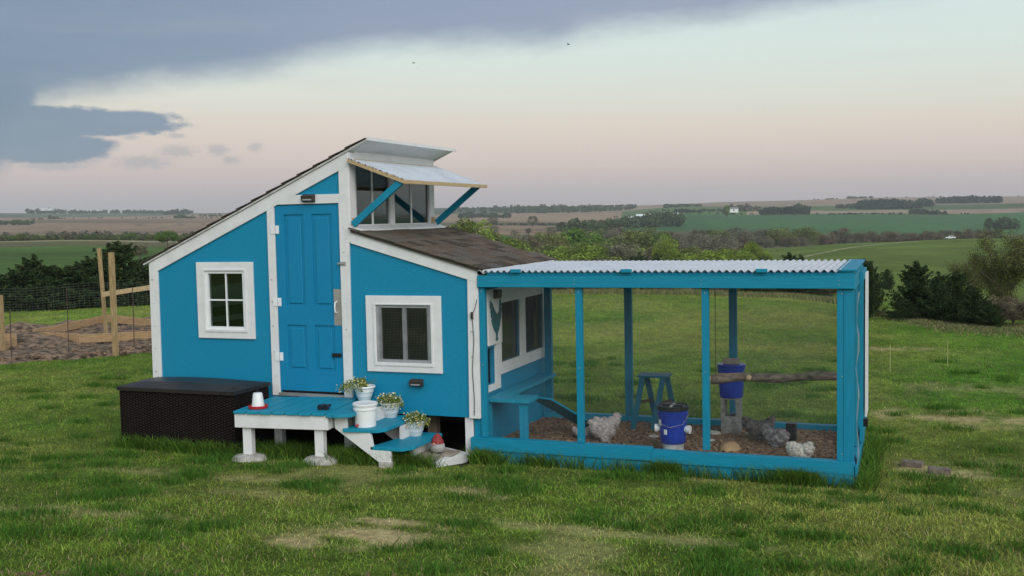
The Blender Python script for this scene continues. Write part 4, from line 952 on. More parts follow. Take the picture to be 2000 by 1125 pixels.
# flower pots
pal_l = np.array([(.13, .20, .035), (.22, .26, .06), (.08, .14, .025), (.40, .38, .13)]); pal_f = np.array([(.74, .60, .16), (.76, .70, .42), (.70, .46, .12), (.85, .85, .78)])
def flower_pot(loc, lean, label, sd, scale=1.0):
    x, y, z = loc; t = thing('flower_pot', label, 'flower pot', loc, 'white flower pots on the steps')
    r = np.random.default_rng(sd)
    mb = smooth_mb(); mb.lathe([(.062, 0), (.066, .004), (.078, .05), (.080, .052), (.082, .051), (.092, .095), (.094, .097), (.096, .096), (.104, .140), (.116, .141), (.118, .150), (.114, .158), (.104, .156), (.100, .140), (.001, .138)], loc, 32)
    autosmooth(mb.build('pot', M_pot, t), 35)
    n = 1500; a = r.uniform(0, 2*PI, n); q = np.sqrt(r.random(n))*.135; px_ = q*np.cos(a)*1.15+lean[0]*q*2; pyy = q*np.sin(a)+lean[1]*q*2; h = .150+r.random(n)*.085*(1.1-(q/.14)**2)+r.random(n)*.012-(q > .105)*r.random(n)*.06
    c_ = np.stack([px_, pyy, h], -1); s = r.uniform(.005, .011, n); 
    d1 = r.normal(size=(n, 3)); d1 /= np.linalg.norm(d1, axis=1)[:, None]; d2 = np.cross(d1, r.normal(size=(n, 3))); d2 /= np.linalg.norm(d2, axis=1)[:, None]
    V = np.stack([c_-d1*s[:, None], c_+d2*s[:, None]*.6, c_+d1*s[:, None], c_-d2*s[:, None]*.6], 1).reshape(-1, 3)
    me = np_mesh('foliage', V, np.arange(n*4).reshape(-1, 4), pal_l[r.integers(0, 4, n)], M_leaf); o = link_mesh('foliage', me, t); o['kind'] = 'stuff'
    n = 70; a = r.uniform(0, 2*PI, n); q = np.sqrt(r.random(n))*.15; px_ = q*np.cos(a)*1.15+lean[0]*q*2; pyy = q*np.sin(a)+lean[1]*q*2; h = .165+r.random(n)*.095*(1.1-(q/.17)**2)-(q > .125)*r.random(n)*.07
    V = []; Q = []; T = []
    for k in range(n):
        c1 = np.array([px_[k], pyy[k], h[k]]); s1 = r.uniform(.005, .0085); col = pal_f[r.integers(0, 4)]
        ax = np.array([r.normal()*.4, -.8+r.normal()*.3, .6]); ax /= np.linalg.norm(ax); u1 = np.cross(ax, [0, 0, 1]); u1 /= np.linalg.norm(u1); v1 = np.cross(ax, u1)
        for p in range(5):
            b1 = 2*PI*p/5; e = u1*math.cos(b1)+v1*math.sin(b1); e2 = u1*math.cos(b1+.55)+v1*math.sin(b1+.55); e3 = u1*math.cos(b1-.55)+v1*math.sin(b1-.55)
            o_ = len(V); V += [c1, c1+e3*s1*.8, c1+e*s1*1.2+ax*s1*.2, c1+e2*s1*.8]; Q.append((o_, o_+1, o_+2, o_+3)); T.append(col)
    me = np_mesh('flowers', np.array(V), np.array(Q), np.array(T), M_leaf); o = link_mesh('flowers', me, t); o['kind'] = 'stuff'
    sm = MB()
    for k in range(14):
        a_ = r.uniform(0, 2*PI); q_ = r.uniform(.06, .15); sm.tube([(x, y, z+.145), (x+q_*.6*math.cos(a_), y+q_*.6*math.sin(a_), z+.19), (x+q_*math.cos(a_)*1.2, y+q_*math.sin(a_), z+r.uniform(.18, .25))], .0013, 4)
    sm.build('stems', mat('stem_green', (.10, .16, .03), .7, noise=.1), t)['kind'] = 'stuff'
    return t
flower_pot((1.11, -.14, ZD-.004), (-.38, -.2), 'white flower pot highest on the porch edge, cream flowers spilling to the left', 41)
flower_pot((1.42, -.16, -.205), (.0, -.1), 'white flower pot of cream flowers on the middle step', 42)
flower_pot((1.72, -.20, -.375), (.05, -.1), 'white flower pot of cream flowers on the bottom step', 43)
# white pail
c = (1.40, -.66, -.205); t = thing('pail', 'white plastic pail with lid and red spout on the middle step', 'bucket', c)
mb = smooth_mb(); mb.lathe([(.100, 0), (.104, .004), (.112, .165), (.112, .170), (.121, .172), (.121, .186), (.113, .188), (.113, .205), (.120, .206), (.120, .214), (.114, .216)], c, 36); autosmooth(mb.build('bucket', M_bucket, t), 35)
mb = smooth_mb(); mb.lathe([(.118, .216), (.126, .217), (.126, .232), (.120, .236), (.112, .233), (.001, .232)], c, 36); autosmooth(mb.build('lid', M_bucket, t), 35)
mb = smooth_mb(); mb.tube([(c[0]-.03, c[1]-.100, c[2]+.028), (c[0]-.035, c[1]-.128, c[2]+.026)], .011, 10); mb.tube([(c[0]-.035, c[1]-.122, c[2]+.030), (c[0]-.035, c[1]-.126, c[2]+.012)], .007, 8); mb.build('spout', M_red, t)
# poultry waterer
c = (.265, -.835, ZD); t = thing('poultry_drinker', 'small white cone drinker with red tray on the left end of the porch', 'drinker', c)
mb = smooth_mb(); mb.lathe([(.088, 0), (.096, .006), (.100, .030), (.096, .032), (.090, .014), (.07, .012), (.001, .012)], c, 32); autosmooth(mb.build('tray', M_red, t), 35)
mb = smooth_mb(); mb.lathe([(.066, .013), (.064, .03), (.047, .150), (.042, .158), (.001, .160)], c, 28); autosmooth(mb.build('jar', M_bucket, t), 35)
MB().tube([(c[0], c[1], c[2]+.158), (c[0], c[1], c[2]+.168), (c[0]-.012, c[1], c[2]+.176), (c[0]-.010, c[1], c[2]+.19), (c[0]+.004, c[1], c[2]+.194), (c[0]+.012, c[1], c[2]+.184)], .0018, 5).build('hook', M_rust, t)
# binoculars
c = (.985, -.74, ZD+.030); t = thing('binoculars', 'small dark blue binoculars lying on the porch boards', 'binoculars', (c[0], c[1], ZD))
MN = mat('navy_rubber', (.018, .022, .05), .5, noise=.3)
for s, dx_, dy_ in ((-1, -.030, 0), (1, .030, .012)):
    mb = smooth_mb(); mb.tube([(c[0]+dx_, c[1]+dy_-.045, c[2]), (c[0]+dx_, c[1]+dy_-.012, c[2]), (c[0]+dx_*.8, c[1]+dy_+.02, c[2]+.006), (c[0]+dx_*.75, c[1]+dy_+.055, c[2]+.006)], [.029, .027, .020, .015], 16); autosmooth(mb.build('barrel', MN, t), 40)
    MB().tube([(c[0]+dx_, c[1]+dy_-.0475, c[2]), (c[0]+dx_, c[1]+dy_-.0455, c[2])], .022, 14).build('lens', M_black, t)
MB().box(c[0]-.012, c[0]+.012, c[1]-.02, c[1]+.03, c[2]-.004, c[2]+.012).build('bridge', MN, t)
# gnome on the paver
c = (2.00, -.27, PZ+.0125); t = thing('garden_gnome', 'small garden gnome with red hat and round grey beard beside the bottom step', 'garden gnome', c)
mb = smooth_mb(); mb.lathe([(.055, 0), (.072, .02), (.078, .055), (.070, .088), (.050, .108), (.001, .112)], c, 20); bd = mb.build('beard', M_gnome, t)
mb = smooth_mb(); mb.lathe([(.064, .088), (.066, .096), (.058, .12), (.045, .155), (.028, .180), (.010, .192), (.001, .194)], c, 20); mb.build('hat', M_gred, t)
MB().blob((c[0]-.01, c[1]-.068, c[2]+.095), (.015, .014, .015), 10, 7).build('nose', M_skin, t)
for s in (-1, 1): MB().blob((c[0]+s*.035, c[1]-.045, c[2]+.008), (.022, .03, .012), 8, 5).build('boot', M_dark, t)
# wicker deck box
DB = thing('deck_box', 'dark brown wicker storage box against the coop wall', 'storage box', (-.85, -.45, -.53))
x0, x1, y0, y1 = -1.56, -.095, -.74, -.09
MB().box(x0, x1, y0, y1, -.64, .055).build('body', M_wick, DB, bevel=.012)
for a in (x0-.004, (x0+x1)/2-.36, (x0+x1)/2+.33, x1-.018):
    B(a, a+.02, y0-.006, y0-.0005, -.63, .05).build('wicker_rib', M_wick, DB)
lidm = MB(); nn = 12; vs = []; fs = []
for i in range(nn+1):
    for j in range(5):
        u = i/nn; v = j/4; h = .108+.030*math.sin(PI*u)**.6*1+.012*math.sin(PI*v)
        if i in (0, nn) or j in (0, 4): h = .095
        vs.append((x0-.02+(x1-x0+.04)*u, y0-.025+(y1-y0+.03)*v, h))
nv = len(vs)
for i in range(nn):
    for j in range(4): fs.append((i*5+j, (i+1)*5+j, (i+1)*5+j+1, i*5+j+1))
lidm.add(vs, fs); lidm.box(x0-.02, x1+.02, y0-.025, y1+.005, .056, .0945); lidm.build('lid', M_lid, DB)
# bricks on the lawn
for (x, y, a, lab) in ((6.50, 1.02, -.25, 'weathered brick lying in the grass right of the run, rear one of two'), (6.74, .78, .05, 'weathered brick lying in the grass right of the run, front one of two')):
    zz = zt(x, y); mb = MB().box(x-.10, x+.10, y-.05, y+.05, zz, zz+.055).rot(a, (x, y))
    tag(mb.build('brick', M_oldbrick, bevel=.004), lab, 'brick', 'bricks on the lawn')

# ---------------------------------------------------------------- garden at the left
def gp(px, r): x, y = polar(px, r); return x, y, zt(x, y)
def post(px, r, h, w, label, lean=(0, 0), nm='wooden_post'):
    x, y, z = gp(px, r); o = MB().beam((x, y, z-.05), (x+lean[0], y+lean[1], z+h), w, w, (0, 1, 0)).build(nm, M_post, bevel=.004, origin=(x, y, z))
    return tag(o, label, 'post', 'garden posts')
post(219, 21.9, 2.03, .088, 'tall raw timber post in front with a rail fixed to it')
post(203, 24, 2.05, .065, 'taller thin timber post behind the front garden post', (-.10, 0))
post(-3, 23, 1.2, .09, 'timber post at the left edge of the photo')
x, y, z = gp(197, 23.5); x2, y2, z2 = gp(330, 24.2)
tag(MB().beam((x, y, z+1.10), (x2, y2, z2+1.20), .04, .10).build('garden_rail', M_pine, bevel=.003), 'raw timber rail between the garden posts and the coop', 'rail')
def bed(corners, label, h=.18):
    cs = [gp(*c_) for c_ in corners]; zm = sum(c_[2] for c_ in cs)/len(cs)
    t = thing('raised_bed', label, 'raised bed', (cs[0][0], cs[0][1], zm), 'raised garden beds')
    for i in range(len(cs)):
        a, b = cs[i], cs[(i+1) % len(cs)]
        MB().beam((a[0], a[1], a[2]+h/2+.06+random.uniform(-.03, .06)), (b[0], b[1], b[2]+h/2+.06+random.uniform(-.02, .03)), .05, h).build('board', M_board, t, bevel=.004)
    return t
bed([(60, 24.8), (195, 27.0), (322, 25.6), (322, 23.9), (148, 23.7)], 'raised bed frame of raw boards behind the wooden posts')
bed([(-60, 22.8), (24, 23.8), (24, 24.6), (-60, 25)], 'raised bed corner cut off by the left edge of the photo')
for k, (px, r, h, lab) in enumerate(((14, 21.9, 1.0, 'thin dark fence stake nearest the left edge'), (127, 22.4, 1.35, 'thin dark fence stake in front of the raised bed'), (256, 22.6, 1.3, 'thin dark fence stake close to the coop corner'))):
    x, y, z = gp(px, r); tag(MB().tube([(x, y, z-.05), (x+.02, y, z+h)], .008, 6).build('fence_stake', M_rust, origin=(x, y, z)), lab, 'stake', 'garden fence stakes')
# wire fence as a hanging net of real wires
fw = thing('wire_fence', 'thin welded wire garden fence standing behind the dug soil', 'fence', (*polar(140, 20.5), -.7))
mb = MB(); P0 = Vector(polar(-120, 21.5)); P1 = Vector(polar(330, 23.2)); Lf = (P1-P0).length; nvw = int(Lf/.1)
for zz in np.concatenate([np.arange(.05, 1.0, .10), np.arange(1.0, 1.45, .05)]):
    for k in range(12):
        a = P0.lerp(P1, k/12); b = P0.lerp(P1, (k+1)/12); za = zt(*a)+zz+.03*math.sin(k*1.1); zb = zt(*b)+zz+.03*math.sin((k+1)*1.1)
        mb.add([(a.x, a.y, za-.0015), (b.x, b.y, zb-.0015), (b.x, b.y, zb+.0015), (a.x, a.y, za+.0015)], [(0, 1, 2, 3)])
for k in range(nvw):
    a = P0.lerp(P1, k/nvw); z = zt(*a); kk = 12*k/nvw; sg = .03*math.sin(kk*1.1)
    mb.add([(a.x-.0015, a.y, z), (a.x+.0015, a.y, z), (a.x+.0015, a.y, z+1.42+sg), (a.x-.0015, a.y, z+1.42+sg)], [(0, 1, 2, 3)])
mb.build('fence_wires', M_fwire, fw)['kind'] = 'stuff'
# dug soil strip
pxg, rg = np.meshgrid(np.linspace(-200, 345, 150), np.linspace(21.0, 29.4, 60), indexing='ij')
ag = np.arctan((pxg-1000)/F); SX = CAM.x+rg*(np.sin(ag)*ca-np.cos(ag)*sa); SY = CAM.y+rg*(np.sin(ag)*sa+np.cos(ag)*ca)
edgef = np.clip((rg-21.5-.8*(fbm(SX, SY, 1.6, 3)-.5)*2)/.5, 0, 1)*np.clip((27.6+.9*(fbm(SX+9, SY, 1.6, 3)-.5)*2-rg)/.6, 0, 1)
SZ = terrain(SX, SY)-.05+edgef*(.055+.16*fbm(SX, SY, .55, 4)**1.5+.22*np.clip((fbm(SX+3, SY, 1.8, 2)-.6)*3, 0, 1))
V = np.stack([SX, SY, SZ], -1).reshape(-1, 3); a_, b_ = V.shape[0]//60, 60; i, j = np.meshgrid(np.arange(a_-1), np.arange(59), indexing='ij')
Q = np.stack([i*60+j, (i+1)*60+j, (i+1)*60+j+1, i*60+j+1], -1).reshape(-1, 4)
o = link_mesh('garden_soil', np_mesh('garden_soil', V, Q, None, M_soil, True)); structure(o); o['label'] = 'bare dug soil of the garden plot at the left'
mb = MB()
for k in range(900):
    px = random.uniform(-60, 320); r = random.uniform(21.7, 27); x, y, z = gp(px, r); s = random.uniform(.015, .06)
    mb.blob((x, y, z+.05+s*.3), (s*1.3, s, s*.7), 5, 3, .25)
o = mb.build('soil_clods', M_soil); o['kind'] = 'stuff'; o['label'] = 'crumbly soil clods over the garden plot'
mb = MB()
for k in range(150):
    px = random.choice((random.uniform(-40, 440), random.uniform(20, 230), random.uniform(660, 790) if random.random() < .3 else random.uniform(100, 420))); x, y = lawn_spot(px, random.uniform(1116, 1150)); z = zt(x, y); s = random.uniform(.006, .022)
    mb.blob((x, y, z+s*.2), (s*1.5, s, s*.8), 6, 4, .25)
o = mb.build('dirt_crumbs', mat('crumb_soil', (.16, .10, .06), .95, noise=.4, nscale=40)); o['kind'] = 'stuff'; o['label'] = 'brown dirt and root clods along the bottom edge of the lawn'

for (px, py, lab) in ((1741, 664, 'thin yellow stake in the lawn, nearer the run'), (1854, 664, 'thin yellow stake in the lawn, nearer the cedars')):
    r = 17.6 if px < 1800 else 18.4; x, y, z = gp(px, r); tag(MB().tube([(x, y, z-.03), (x, y, z+.42)], .0055, 6).build('yellow_stake', M_yel, origin=(x, y, z)), lab, 'stake', 'yellow stakes in the lawn')

# ---------------------------------------------------------------- grass
def blades(n, r0, r1, hmin, hmax, wid, a_rng=.56, seg=2, extra=None, bend=.5, tint=None, seed=3):
    r = np.random.default_rng(seed)
    if extra is None:
        rad = np.sqrt(r.uniform(r0*r0, r1*r1, n)); an = r.uniform(-a_rng, a_rng, n)
        x = CAM.x+rad*(np.sin(an)*ca-np.cos(an)*sa); y = CAM.y+rad*(np.sin(an)*sa+np.cos(an)*ca)
    else: x, y = extra(r, n)
    keep = ~((x > -1.55) & (x < 2.33) & (y > -.40) & (y < 2.1)) & ~((x > 2.3) & (x < 5.99) & (y > -.03) & (y < 2.0)) & ~((x > -1.57) & (x < -.1) & (y > -.75) & (y < -.06)) & ~((x > 1.76) & (x < 2.25) & (y > -.63) & (y < .0))
    an = np.arctan2((x-CAM.x)*ca+(y-CAM.y)*sa, -(x-CAM.x)*sa+(y-CAM.y)*ca); rad = np.hypot(x-CAM.x, y-CAM.y)
    keep &= ~((an < math.atan(-660/F)) & (rad > 21.7) & (rad < 27.4))
    if extra is None:
        dens = np.clip(1.15-.62*straw(x, y), .3, 1); keep &= r.random(n) < dens
    x = x[keep]; y = y[keep]; n = len(x); z = terrain(x, y)-.006
    tall = .5*fbm(x, y, .9, 3)+.5*fbm(x-13, y+3, .25, 2); h = (hmin+(hmax-hmin)*r.random(n)**1.3)*(.25+1.5*tall if extra is None else 1)
    if extra is None: h *= 1-.62*np.clip(straw(x, y), 0, 1)
    w = wid*r.uniform(.6, 1.3, n); a = r.uniform(0, 2*PI, n); b = r.uniform(0, 2*PI, n); bl = h*(r.uniform(.1, bend*1.6, n) if extra is not None else r.uniform(.2, 2.1, n)); h = h*(1 if extra is not None else np.clip(1.25-.35*bl/h, .45, 1))
    sx_ = np.cos(a)*w/2; sy_ = np.sin(a)*w/2; bx_ = np.cos(b)*bl; by_ = np.sin(b)*bl
    col = lawn_col(x, y)*r.uniform(.50, 1.65, n)[:, None]
    dry = r.random(n) < .10; col[dry] = np.array((.40, .34, .18))*r.uniform(.7, 1.1, dry.sum())[:, None]
    if tint is not None: col = tint(x, y, r, n)
    col[:, 0] *= r.uniform(.85, 1.25, n)
    if seg == 2:
        V = np.empty((n, 5, 3)); f1 = .38
        V[:, 0] = np.stack([x-sx_, y-sy_, z], -1); V[:, 1] = np.stack([x+sx_, y+sy_, z], -1)
        V[:, 2] = np.stack([x+sx_*.8+bx_*f1, y+sy_*.8+by_*f1, z+h*.60], -1); V[:, 3] = np.stack([x-sx_*.8+bx_*f1, y-sy_*.8+by_*f1, z+h*.60], -1)
        V[:, 4] = np.stack([x+bx_, y+by_, z+h*.95], -1)
        k = np.arange(n)[:, None]*5; T = np.concatenate([k+[0, 1, 2], k+[0, 2, 3], k+[3, 2, 4]], 1).reshape(-1, 3); C = np.repeat(col, 3, 0)
        return V.reshape(-1, 3), T, C
    V = np.stack([np.stack([x-sx_, y-sy_, z], -1), np.stack([x+sx_, y+sy_, z], -1), np.stack([x+bx_, y+by_, z+h], -1)], 1).reshape(-1, 3)
    return V, np.arange(n*3).reshape(-1, 3), col
def merge(ps):
    V = []; T = []; C = []; o = 0
    for v, t, c_ in ps: V.append(v); T.append(t+o); C.append(c_); o += len(v)
    return np.vstack(V), np.vstack(T), np.vstack(C)
ps = [blades(105000, 5.0, 9.0, .016, .050, .0052, .54, 2, seed=3), blades(125000, 9, 14, .015, .048, .006, .54, 1, seed=4), blades(150000, 14, 24, .018, .05, .010, .52, 1, seed=5), blades(130000, 24, 40, .02, .055, .018, .51, 1, seed=6)]
o = link_mesh('lawn_grass', np_mesh('lawn_grass', *merge(ps), M_blade)); o['kind'] = 'stuff'; o['label'] = 'uneven mown green grass with dry straw patches'
# longer tufts on the lawn and uncut grass along bases
def dark_tint(x, y, r, n): return (np.array((.070, .150, .020))*r.uniform(.4, 1.9, n)[:, None])+np.array((.012, .008, .0))*r.random(n)[:, None]
def clump(cs):
    def fnn(r, n):
        cs_ = np.array(cs); w_ = cs_[:, 4]/cs_[:, 4].sum(); k = r.choice(len(cs_), n, p=w_); c_ = cs_[k]
        return c_[:, 0]+r.normal(size=n)*c_[:, 2], c_[:, 1]+r.normal(size=n)*c_[:, 3]
    return fnn
edge_c = [(2.6+.42*k, -.085, .12, .022, .35+(k % 3 == 1)*.5) for k in range(9)]+[(5.45, -.12, .10, .035, 1.8), (5.6, -.10, .08, .03, 1.0), (4.3, -.09, .06, .02, 1.4), (2.15, -.12, .14, .06, 3.0), (2.42, -.12, .12, .04, 2.2), (6.10, .1, .04, .2, .8), (6.10, .9, .06, .4, 1.3), (6.1, 1.7, .08, .3, 1.2)]
edge_c += [(-1.4+.2*k, -.80, .12, .02, .8) for k in range(7)]+[(.30, -.72, .13, .08, 3.0), (.52, -.62, .12, .08, 3.0), (.1, -.66, .08, .06, 1.0), (1.18, -.70, .10, .08, 3.0), (1.38, -.66, .12, .07, 3.0), (1.62, -.62, .10, .06, 2.5), (1.78, -.66, .06, .04, 2.2), (2.05, .12, .12, .07, 2.0), (1.8, .12, .1, .05, 1.6), (.8, -.4, .3, .12, 2.0), (-1.68, -.3, .05, .3, 1.2), (2.0, -.66, .10, .02, 1.0)]
ps = [blades(24000, 0, 0, .05, .21, .0065, seg=2, extra=clump(edge_c), bend=.8, tint=dark_tint, seed=8)]
tuf = []; rr_ = np.random.default_rng(9)
for k in range(520):
    an = rr_.uniform(-.5, .5); rad = rr_.uniform(6, 19)**1.0; x = CAM.x+rad*(math.sin(an)*ca-math.cos(an)*sa); y = CAM.y+rad*(math.sin(an)*sa+math.cos(an)*ca)
    if 2.2 < x < 6.1 and -.1 < y < 2.1: continue
    s = rr_.uniform(.03, .10)
    if fbm(np.array(x+31), np.array(y-17), .7, 3) > .46: tuf.append((x, y, s*1.4, s, s*10))
def tuft_tint(x, y, r, n): return (np.array((.060, .150, .018))*r.uniform(.55, 1.6, n)[:, None])
ps.append(blades(60000, 0, 0, .03, .095, .0062, seg=2, extra=clump(tuf), bend=.8, tint=tuft_tint, seed=10))
o = link_mesh('tall_grass', np_mesh('tall_grass', *merge(ps), M_blade)); o['kind'] = 'stuff'; o['label'] = 'longer dark grass tufts along the run, porch and lawn'
# pale weedy strip where the lawn ends
def rim(r, n):
    px = r.uniform(900, 2100, n); rad = np.interp(px, [900, 1100, 1640, 1700, 1850, 2100], [38, 38, 34, 28, 25, 24.5])+r.normal(size=n)*.7
    a = np.arctan((px-1000)/F); return CAM.x+rad*(np.sin(a)*ca-np.cos(a)*sa), CAM.y+rad*(np.sin(a)*sa+np.cos(a)*ca)
def rim_tint(x, y, r, n): 
    k = r.random(n)[:, None]; return np.array((.36, .31, .17))*k*r.uniform(.6, 1.3, n)[:, None]+np.array((.09, .15, .03))*(1-k)
ps = [blades(42000, 0, 0, .06, .26, .016, seg=2, extra=rim, bend=.5, tint=rim_tint, seed=12)]
_v, _t, _c = ps[0]; _b = _v.reshape(-1, 5, 3); _px = (_b[:, 0, 0]-CAM.x)*ca+(_b[:, 0, 1]-CAM.y)*sa; _r = _px/(-(_b[:, 0, 0]-CAM.x)*sa+(_b[:, 0, 1]-CAM.y)*ca); _k = np.where(_r > .32, .38, 1.0); _z0 = _b[:, 0:1, 2].copy(); _b[:, :, 2] = _z0+(_b[:, :, 2]-_z0)*_k[:, None]; _v = _b.reshape(-1, 3); ps[0] = (_v, _t, _c)
o = link_mesh('weeds', np_mesh('weeds', *merge(ps), M_blade)); o['kind'] = 'stuff'; o['label'] = 'pale uncut weeds where the lawn meets the valley'

# ---------------------------------------------------------------- trees
def leaf_cloud(centers, size, cols, r, flat=.8):
    n = len(centers); d1 = r.normal(size=(n, 3)); d1[:, 2] *= flat; d1 /= np.linalg.norm(d1, axis=1)[:, None]; d2 = np.cross(d1, r.normal(size=(n, 3))); d2 /= np.linalg.norm(d2, axis=1)[:, None]
    s = size*r.uniform(.6, 1.4, n)[:, None]
    V = np.stack([centers-d1*s, centers+d2*s*.7, centers+d1*s, centers-d2*s*.7], 1).reshape(-1, 3)
    return V, np.arange(n*4).reshape(-1, 4), cols
def crown_mesh(kind, sd):
    """unit tree crown: height 1, foot at z=0"""
    r = np.random.default_rng(sd)
    if kind == 'cedar':
        Ps = []; nb_ = 120
        for k in range(nb_):
            z0 = r.uniform(.0, .93)**1.15; az_ = r.uniform(0, 2*PI); L_ = (.50*(1-z0)**.72+.03)*r.uniform(.55, 1.15); rise = r.uniform(.15, .75)
            m_ = int(50+150*L_/.5); u = r.random(m_)**.75; w_ = .055*(1.15-u)*(L_/.4+.35)
            q = r.normal(size=(m_, 3))*w_[:, None]; q[:, 2] *= .6
            Ps.append(np.stack([np.cos(az_)*L_*u, np.sin(az_)*L_*u, z0+rise*L_*u**1.5], -1)+q)
        u = r.random(700); Ps.append(np.stack([r.normal(size=700)*.02, r.normal(size=700)*.02, .35+.65*u], -1))
        P = np.vstack(Ps); P = P[P[:, 2] > -.01]; P[:, 2] = np.minimum(P[:, 2], 1.02); n = len(P)
        base = np.array((.034, .056, .022)); C = base*r.uniform(.45, 1.8, n)[:, None]; C[r.random(n) < .10] *= np.array((2.0, 1.3, .9))
        return leaf_cloud(P, .015, C, r, 1.4)
    base = {'lime': (.20, .265, .045), 'green': (.105, .190, .035), 'olive': (.165, .195, .058), 'brown': (.165, .135, .088), 'grey': (.185, .175, .118)}[kind]
    n = {'lime': 7500, 'green': 8000, 'olive': 6500, 'brown': 6000, 'grey': 5000}[kind]
    m = 22; cl_ = []
    for k in range(m):
        q = r.normal(size=3); q /= np.linalg.norm(q); cl_.append((q[0]*.30, q[1]*.30, .60+q[2]*.27, r.uniform(.10, .19), r.uniform(.65, 1.35)))
    cl_ = np.array(cl_); k = r.integers(0, m, n); q = r.normal(size=(n, 3)); q /= np.linalg.norm(q, axis=1)[:, None]; q *= (r.random(n)**.4)[:, None]
    P = cl_[k, :3]+q*cl_[k, 3:4]; P[:, 2] = np.clip(P[:, 2], .12, 1.0)
    C = np.array(base)*cl_[k, 4:5]*r.uniform(.65, 1.4, n)[:, None]
    return leaf_cloud(P, .0135 if kind in ('brown', 'grey') else .018, C, r)
def branch_mesh(sd, depth=3, twigs=True):
    r = random.Random(sd); mb = MB()
    def grow(p, d, L_, rad, lev):
        pts_ = [p]; q = p
        for k in range(3): d = (d+Vector((r.uniform(-.16, .16), r.uniform(-.16, .16), r.uniform(-.03, .12)))).normalized(); q = q+d*L_/3; pts_.append(q)
        mb.tube(pts_, [rad, rad*.85, rad*.7, rad*.5], 5 if lev < 2 else 3, caps=False)
        if lev < depth:
            for k in range(r.choice((3, 4, 4))):
                nd = (d+Vector((r.uniform(-.9, .9), r.uniform(-.9, .9), r.uniform(-.1, .6)))).normalized(); grow(pts_[r.choice((1, 2, 3, 3))], nd, L_*r.uniform(.55, .78), rad*.5, lev+1)
    grow(Vector((0, 0, -.02)), Vector((0, 0, 1)), .38, .028, 0)
    return mb
PROTO = {}
for kind in ('cedar', 'lime', 'green', 'olive', 'brown', 'grey'):
    for v in range(3):
        me = np_mesh('crown', *crown_mesh(kind, hash_ if False else {'cedar': 10, 'lime': 20, 'green': 30, 'olive': 40, 'brown': 50, 'grey': 60}[kind]+v), M_leaf)
        tb = branch_mesh(100+v, 2 if kind not in ('brown', 'grey') else 3) if kind != 'cedar' else MB().tube([(0, 0, -.03), (.004, 0, .4), (0, 0, .85)], [.022, .015, .004], 6)
        to = tb.build('trunk', M_bark); tm = to.data; bpy.data.objects.remove(to); PROTO[kind, v] = (me, tm)
NAMEK = {'cedar': ('cedar_tree', 'cedar tree'), 'lime': ('willow_tree', 'tree'), 'green': ('broadleaf_tree', 'tree'), 'olive': ('broadleaf_tree', 'tree'), 'brown': ('budding_tree', 'tree'), 'grey': ('budding_tree', 'tree')}
def tree(kind, px, r, ytop, width, label, group, ybase=None, sink=0.0, v=None):
    """tree at column px and distance r whose top reaches the given height; width as ratio of height"""
    x, y = polar(px, r); zb = zt(x, y)-sink; ztop = CAM.z-(ytop-HOR(px))/F*r; h = max(.5, ztop-zb)
    nm, cat = NAMEK[kind]; t = bpy.data.objects.new(nm, None); t.empty_display_size = .1; COL.objects.link(t); t['label'] = label; t['category'] = cat; t['group'] = group
    v = random.randrange(3) if v is None else v; me, tm = PROTO[kind, v]
    link_mesh('crown', me, t); link_mesh('trunk', tm, t)
    t.location = (x, y, zb); t.rotation_euler = (0, 0, random.uniform(0, 6.28)); wdt = h*width; t.scale = (wdt, wdt, h); return t
random.seed(5)
# near cedars at the right
gR = 'dark cedars beyond the lawn'
tree('cedar', 1790, 27.0, 503, 1.0, 'dark green cedar with the tallest pointed top right of the run', gR, v=0)
tree('cedar', 1835, 26.2, 522, 1.0, 'dark green cedar between the pointed cedar and its shorter neighbour', gR, v=1)
tree('cedar', 1872, 26.5, 520, .95, 'dark green cedar with a second pointed top at the right', gR, v=2)
tree('cedar', 1905, 25.5, 548, 1.2, 'broad dark cedar sloping down to the right', gR, v=0)
tree('cedar', 1938, 25.0, 575, 1.5, 'low dark cedar at the right end of the clump', gR, v=1)
tree('cedar', 1768, 26.0, 580, 1.7, 'low bushy cedar at the left foot of the clump', gR, v=2)
tree('cedar', 1702, 26.5, 505, .62, 'narrow dark cedar just behind the corner of the run', gR, v=1)
tree('cedar', 1690, 48, 500, .9, 'dark cedar behind the run corner, farther off', gR, v=0)
tree('cedar', 1735, 60, 519, .85, 'small round cedar alone on the slope right of the run', gR, v=2)
tree('cedar', 1542, 66, 490, .9, 'dark cedar rising over the right part of the run roof, left of two', gR, v=0)
tree('cedar', 1564, 68, 493, .7, 'dark cedar rising over the right part of the run roof, right of two', gR, v=1)
# left cedars behind the garden
gL = 'dark cedars behind the garden'
for k, (px, r, yt, w, lab) in enumerate(((20, 35, 522, 1.5, 'low dark cedar at the left edge behind the fence'), (68, 34, 492, 1.0, 'slender cedar top leaning left behind the garden'), (105, 34.5, 512, 1.3, 'rounded dark cedar in the middle of the row'), (150, 34, 510, 1.4, 'low broad cedar left of the garden posts'), (172, 35, 496, .9, 'cedar top just left of the garden posts'), (232, 34, 470, 1.0, 'tallest cedar right of the garden posts'), (262, 34.5, 505, 1.1, 'dark cedar between tall cedar and coop'), (284, 34, 510, .8, 'dark cedar right against the coop corner'), (-40, 34, 510, 1.3, 'cedar outside the left edge of the photo'), (200, 34.5, 530, 1.6, 'low dark cedar behind the garden posts'))):
    tree('cedar', px, r, yt, w*1.35, lab, gL, v=k % 3)
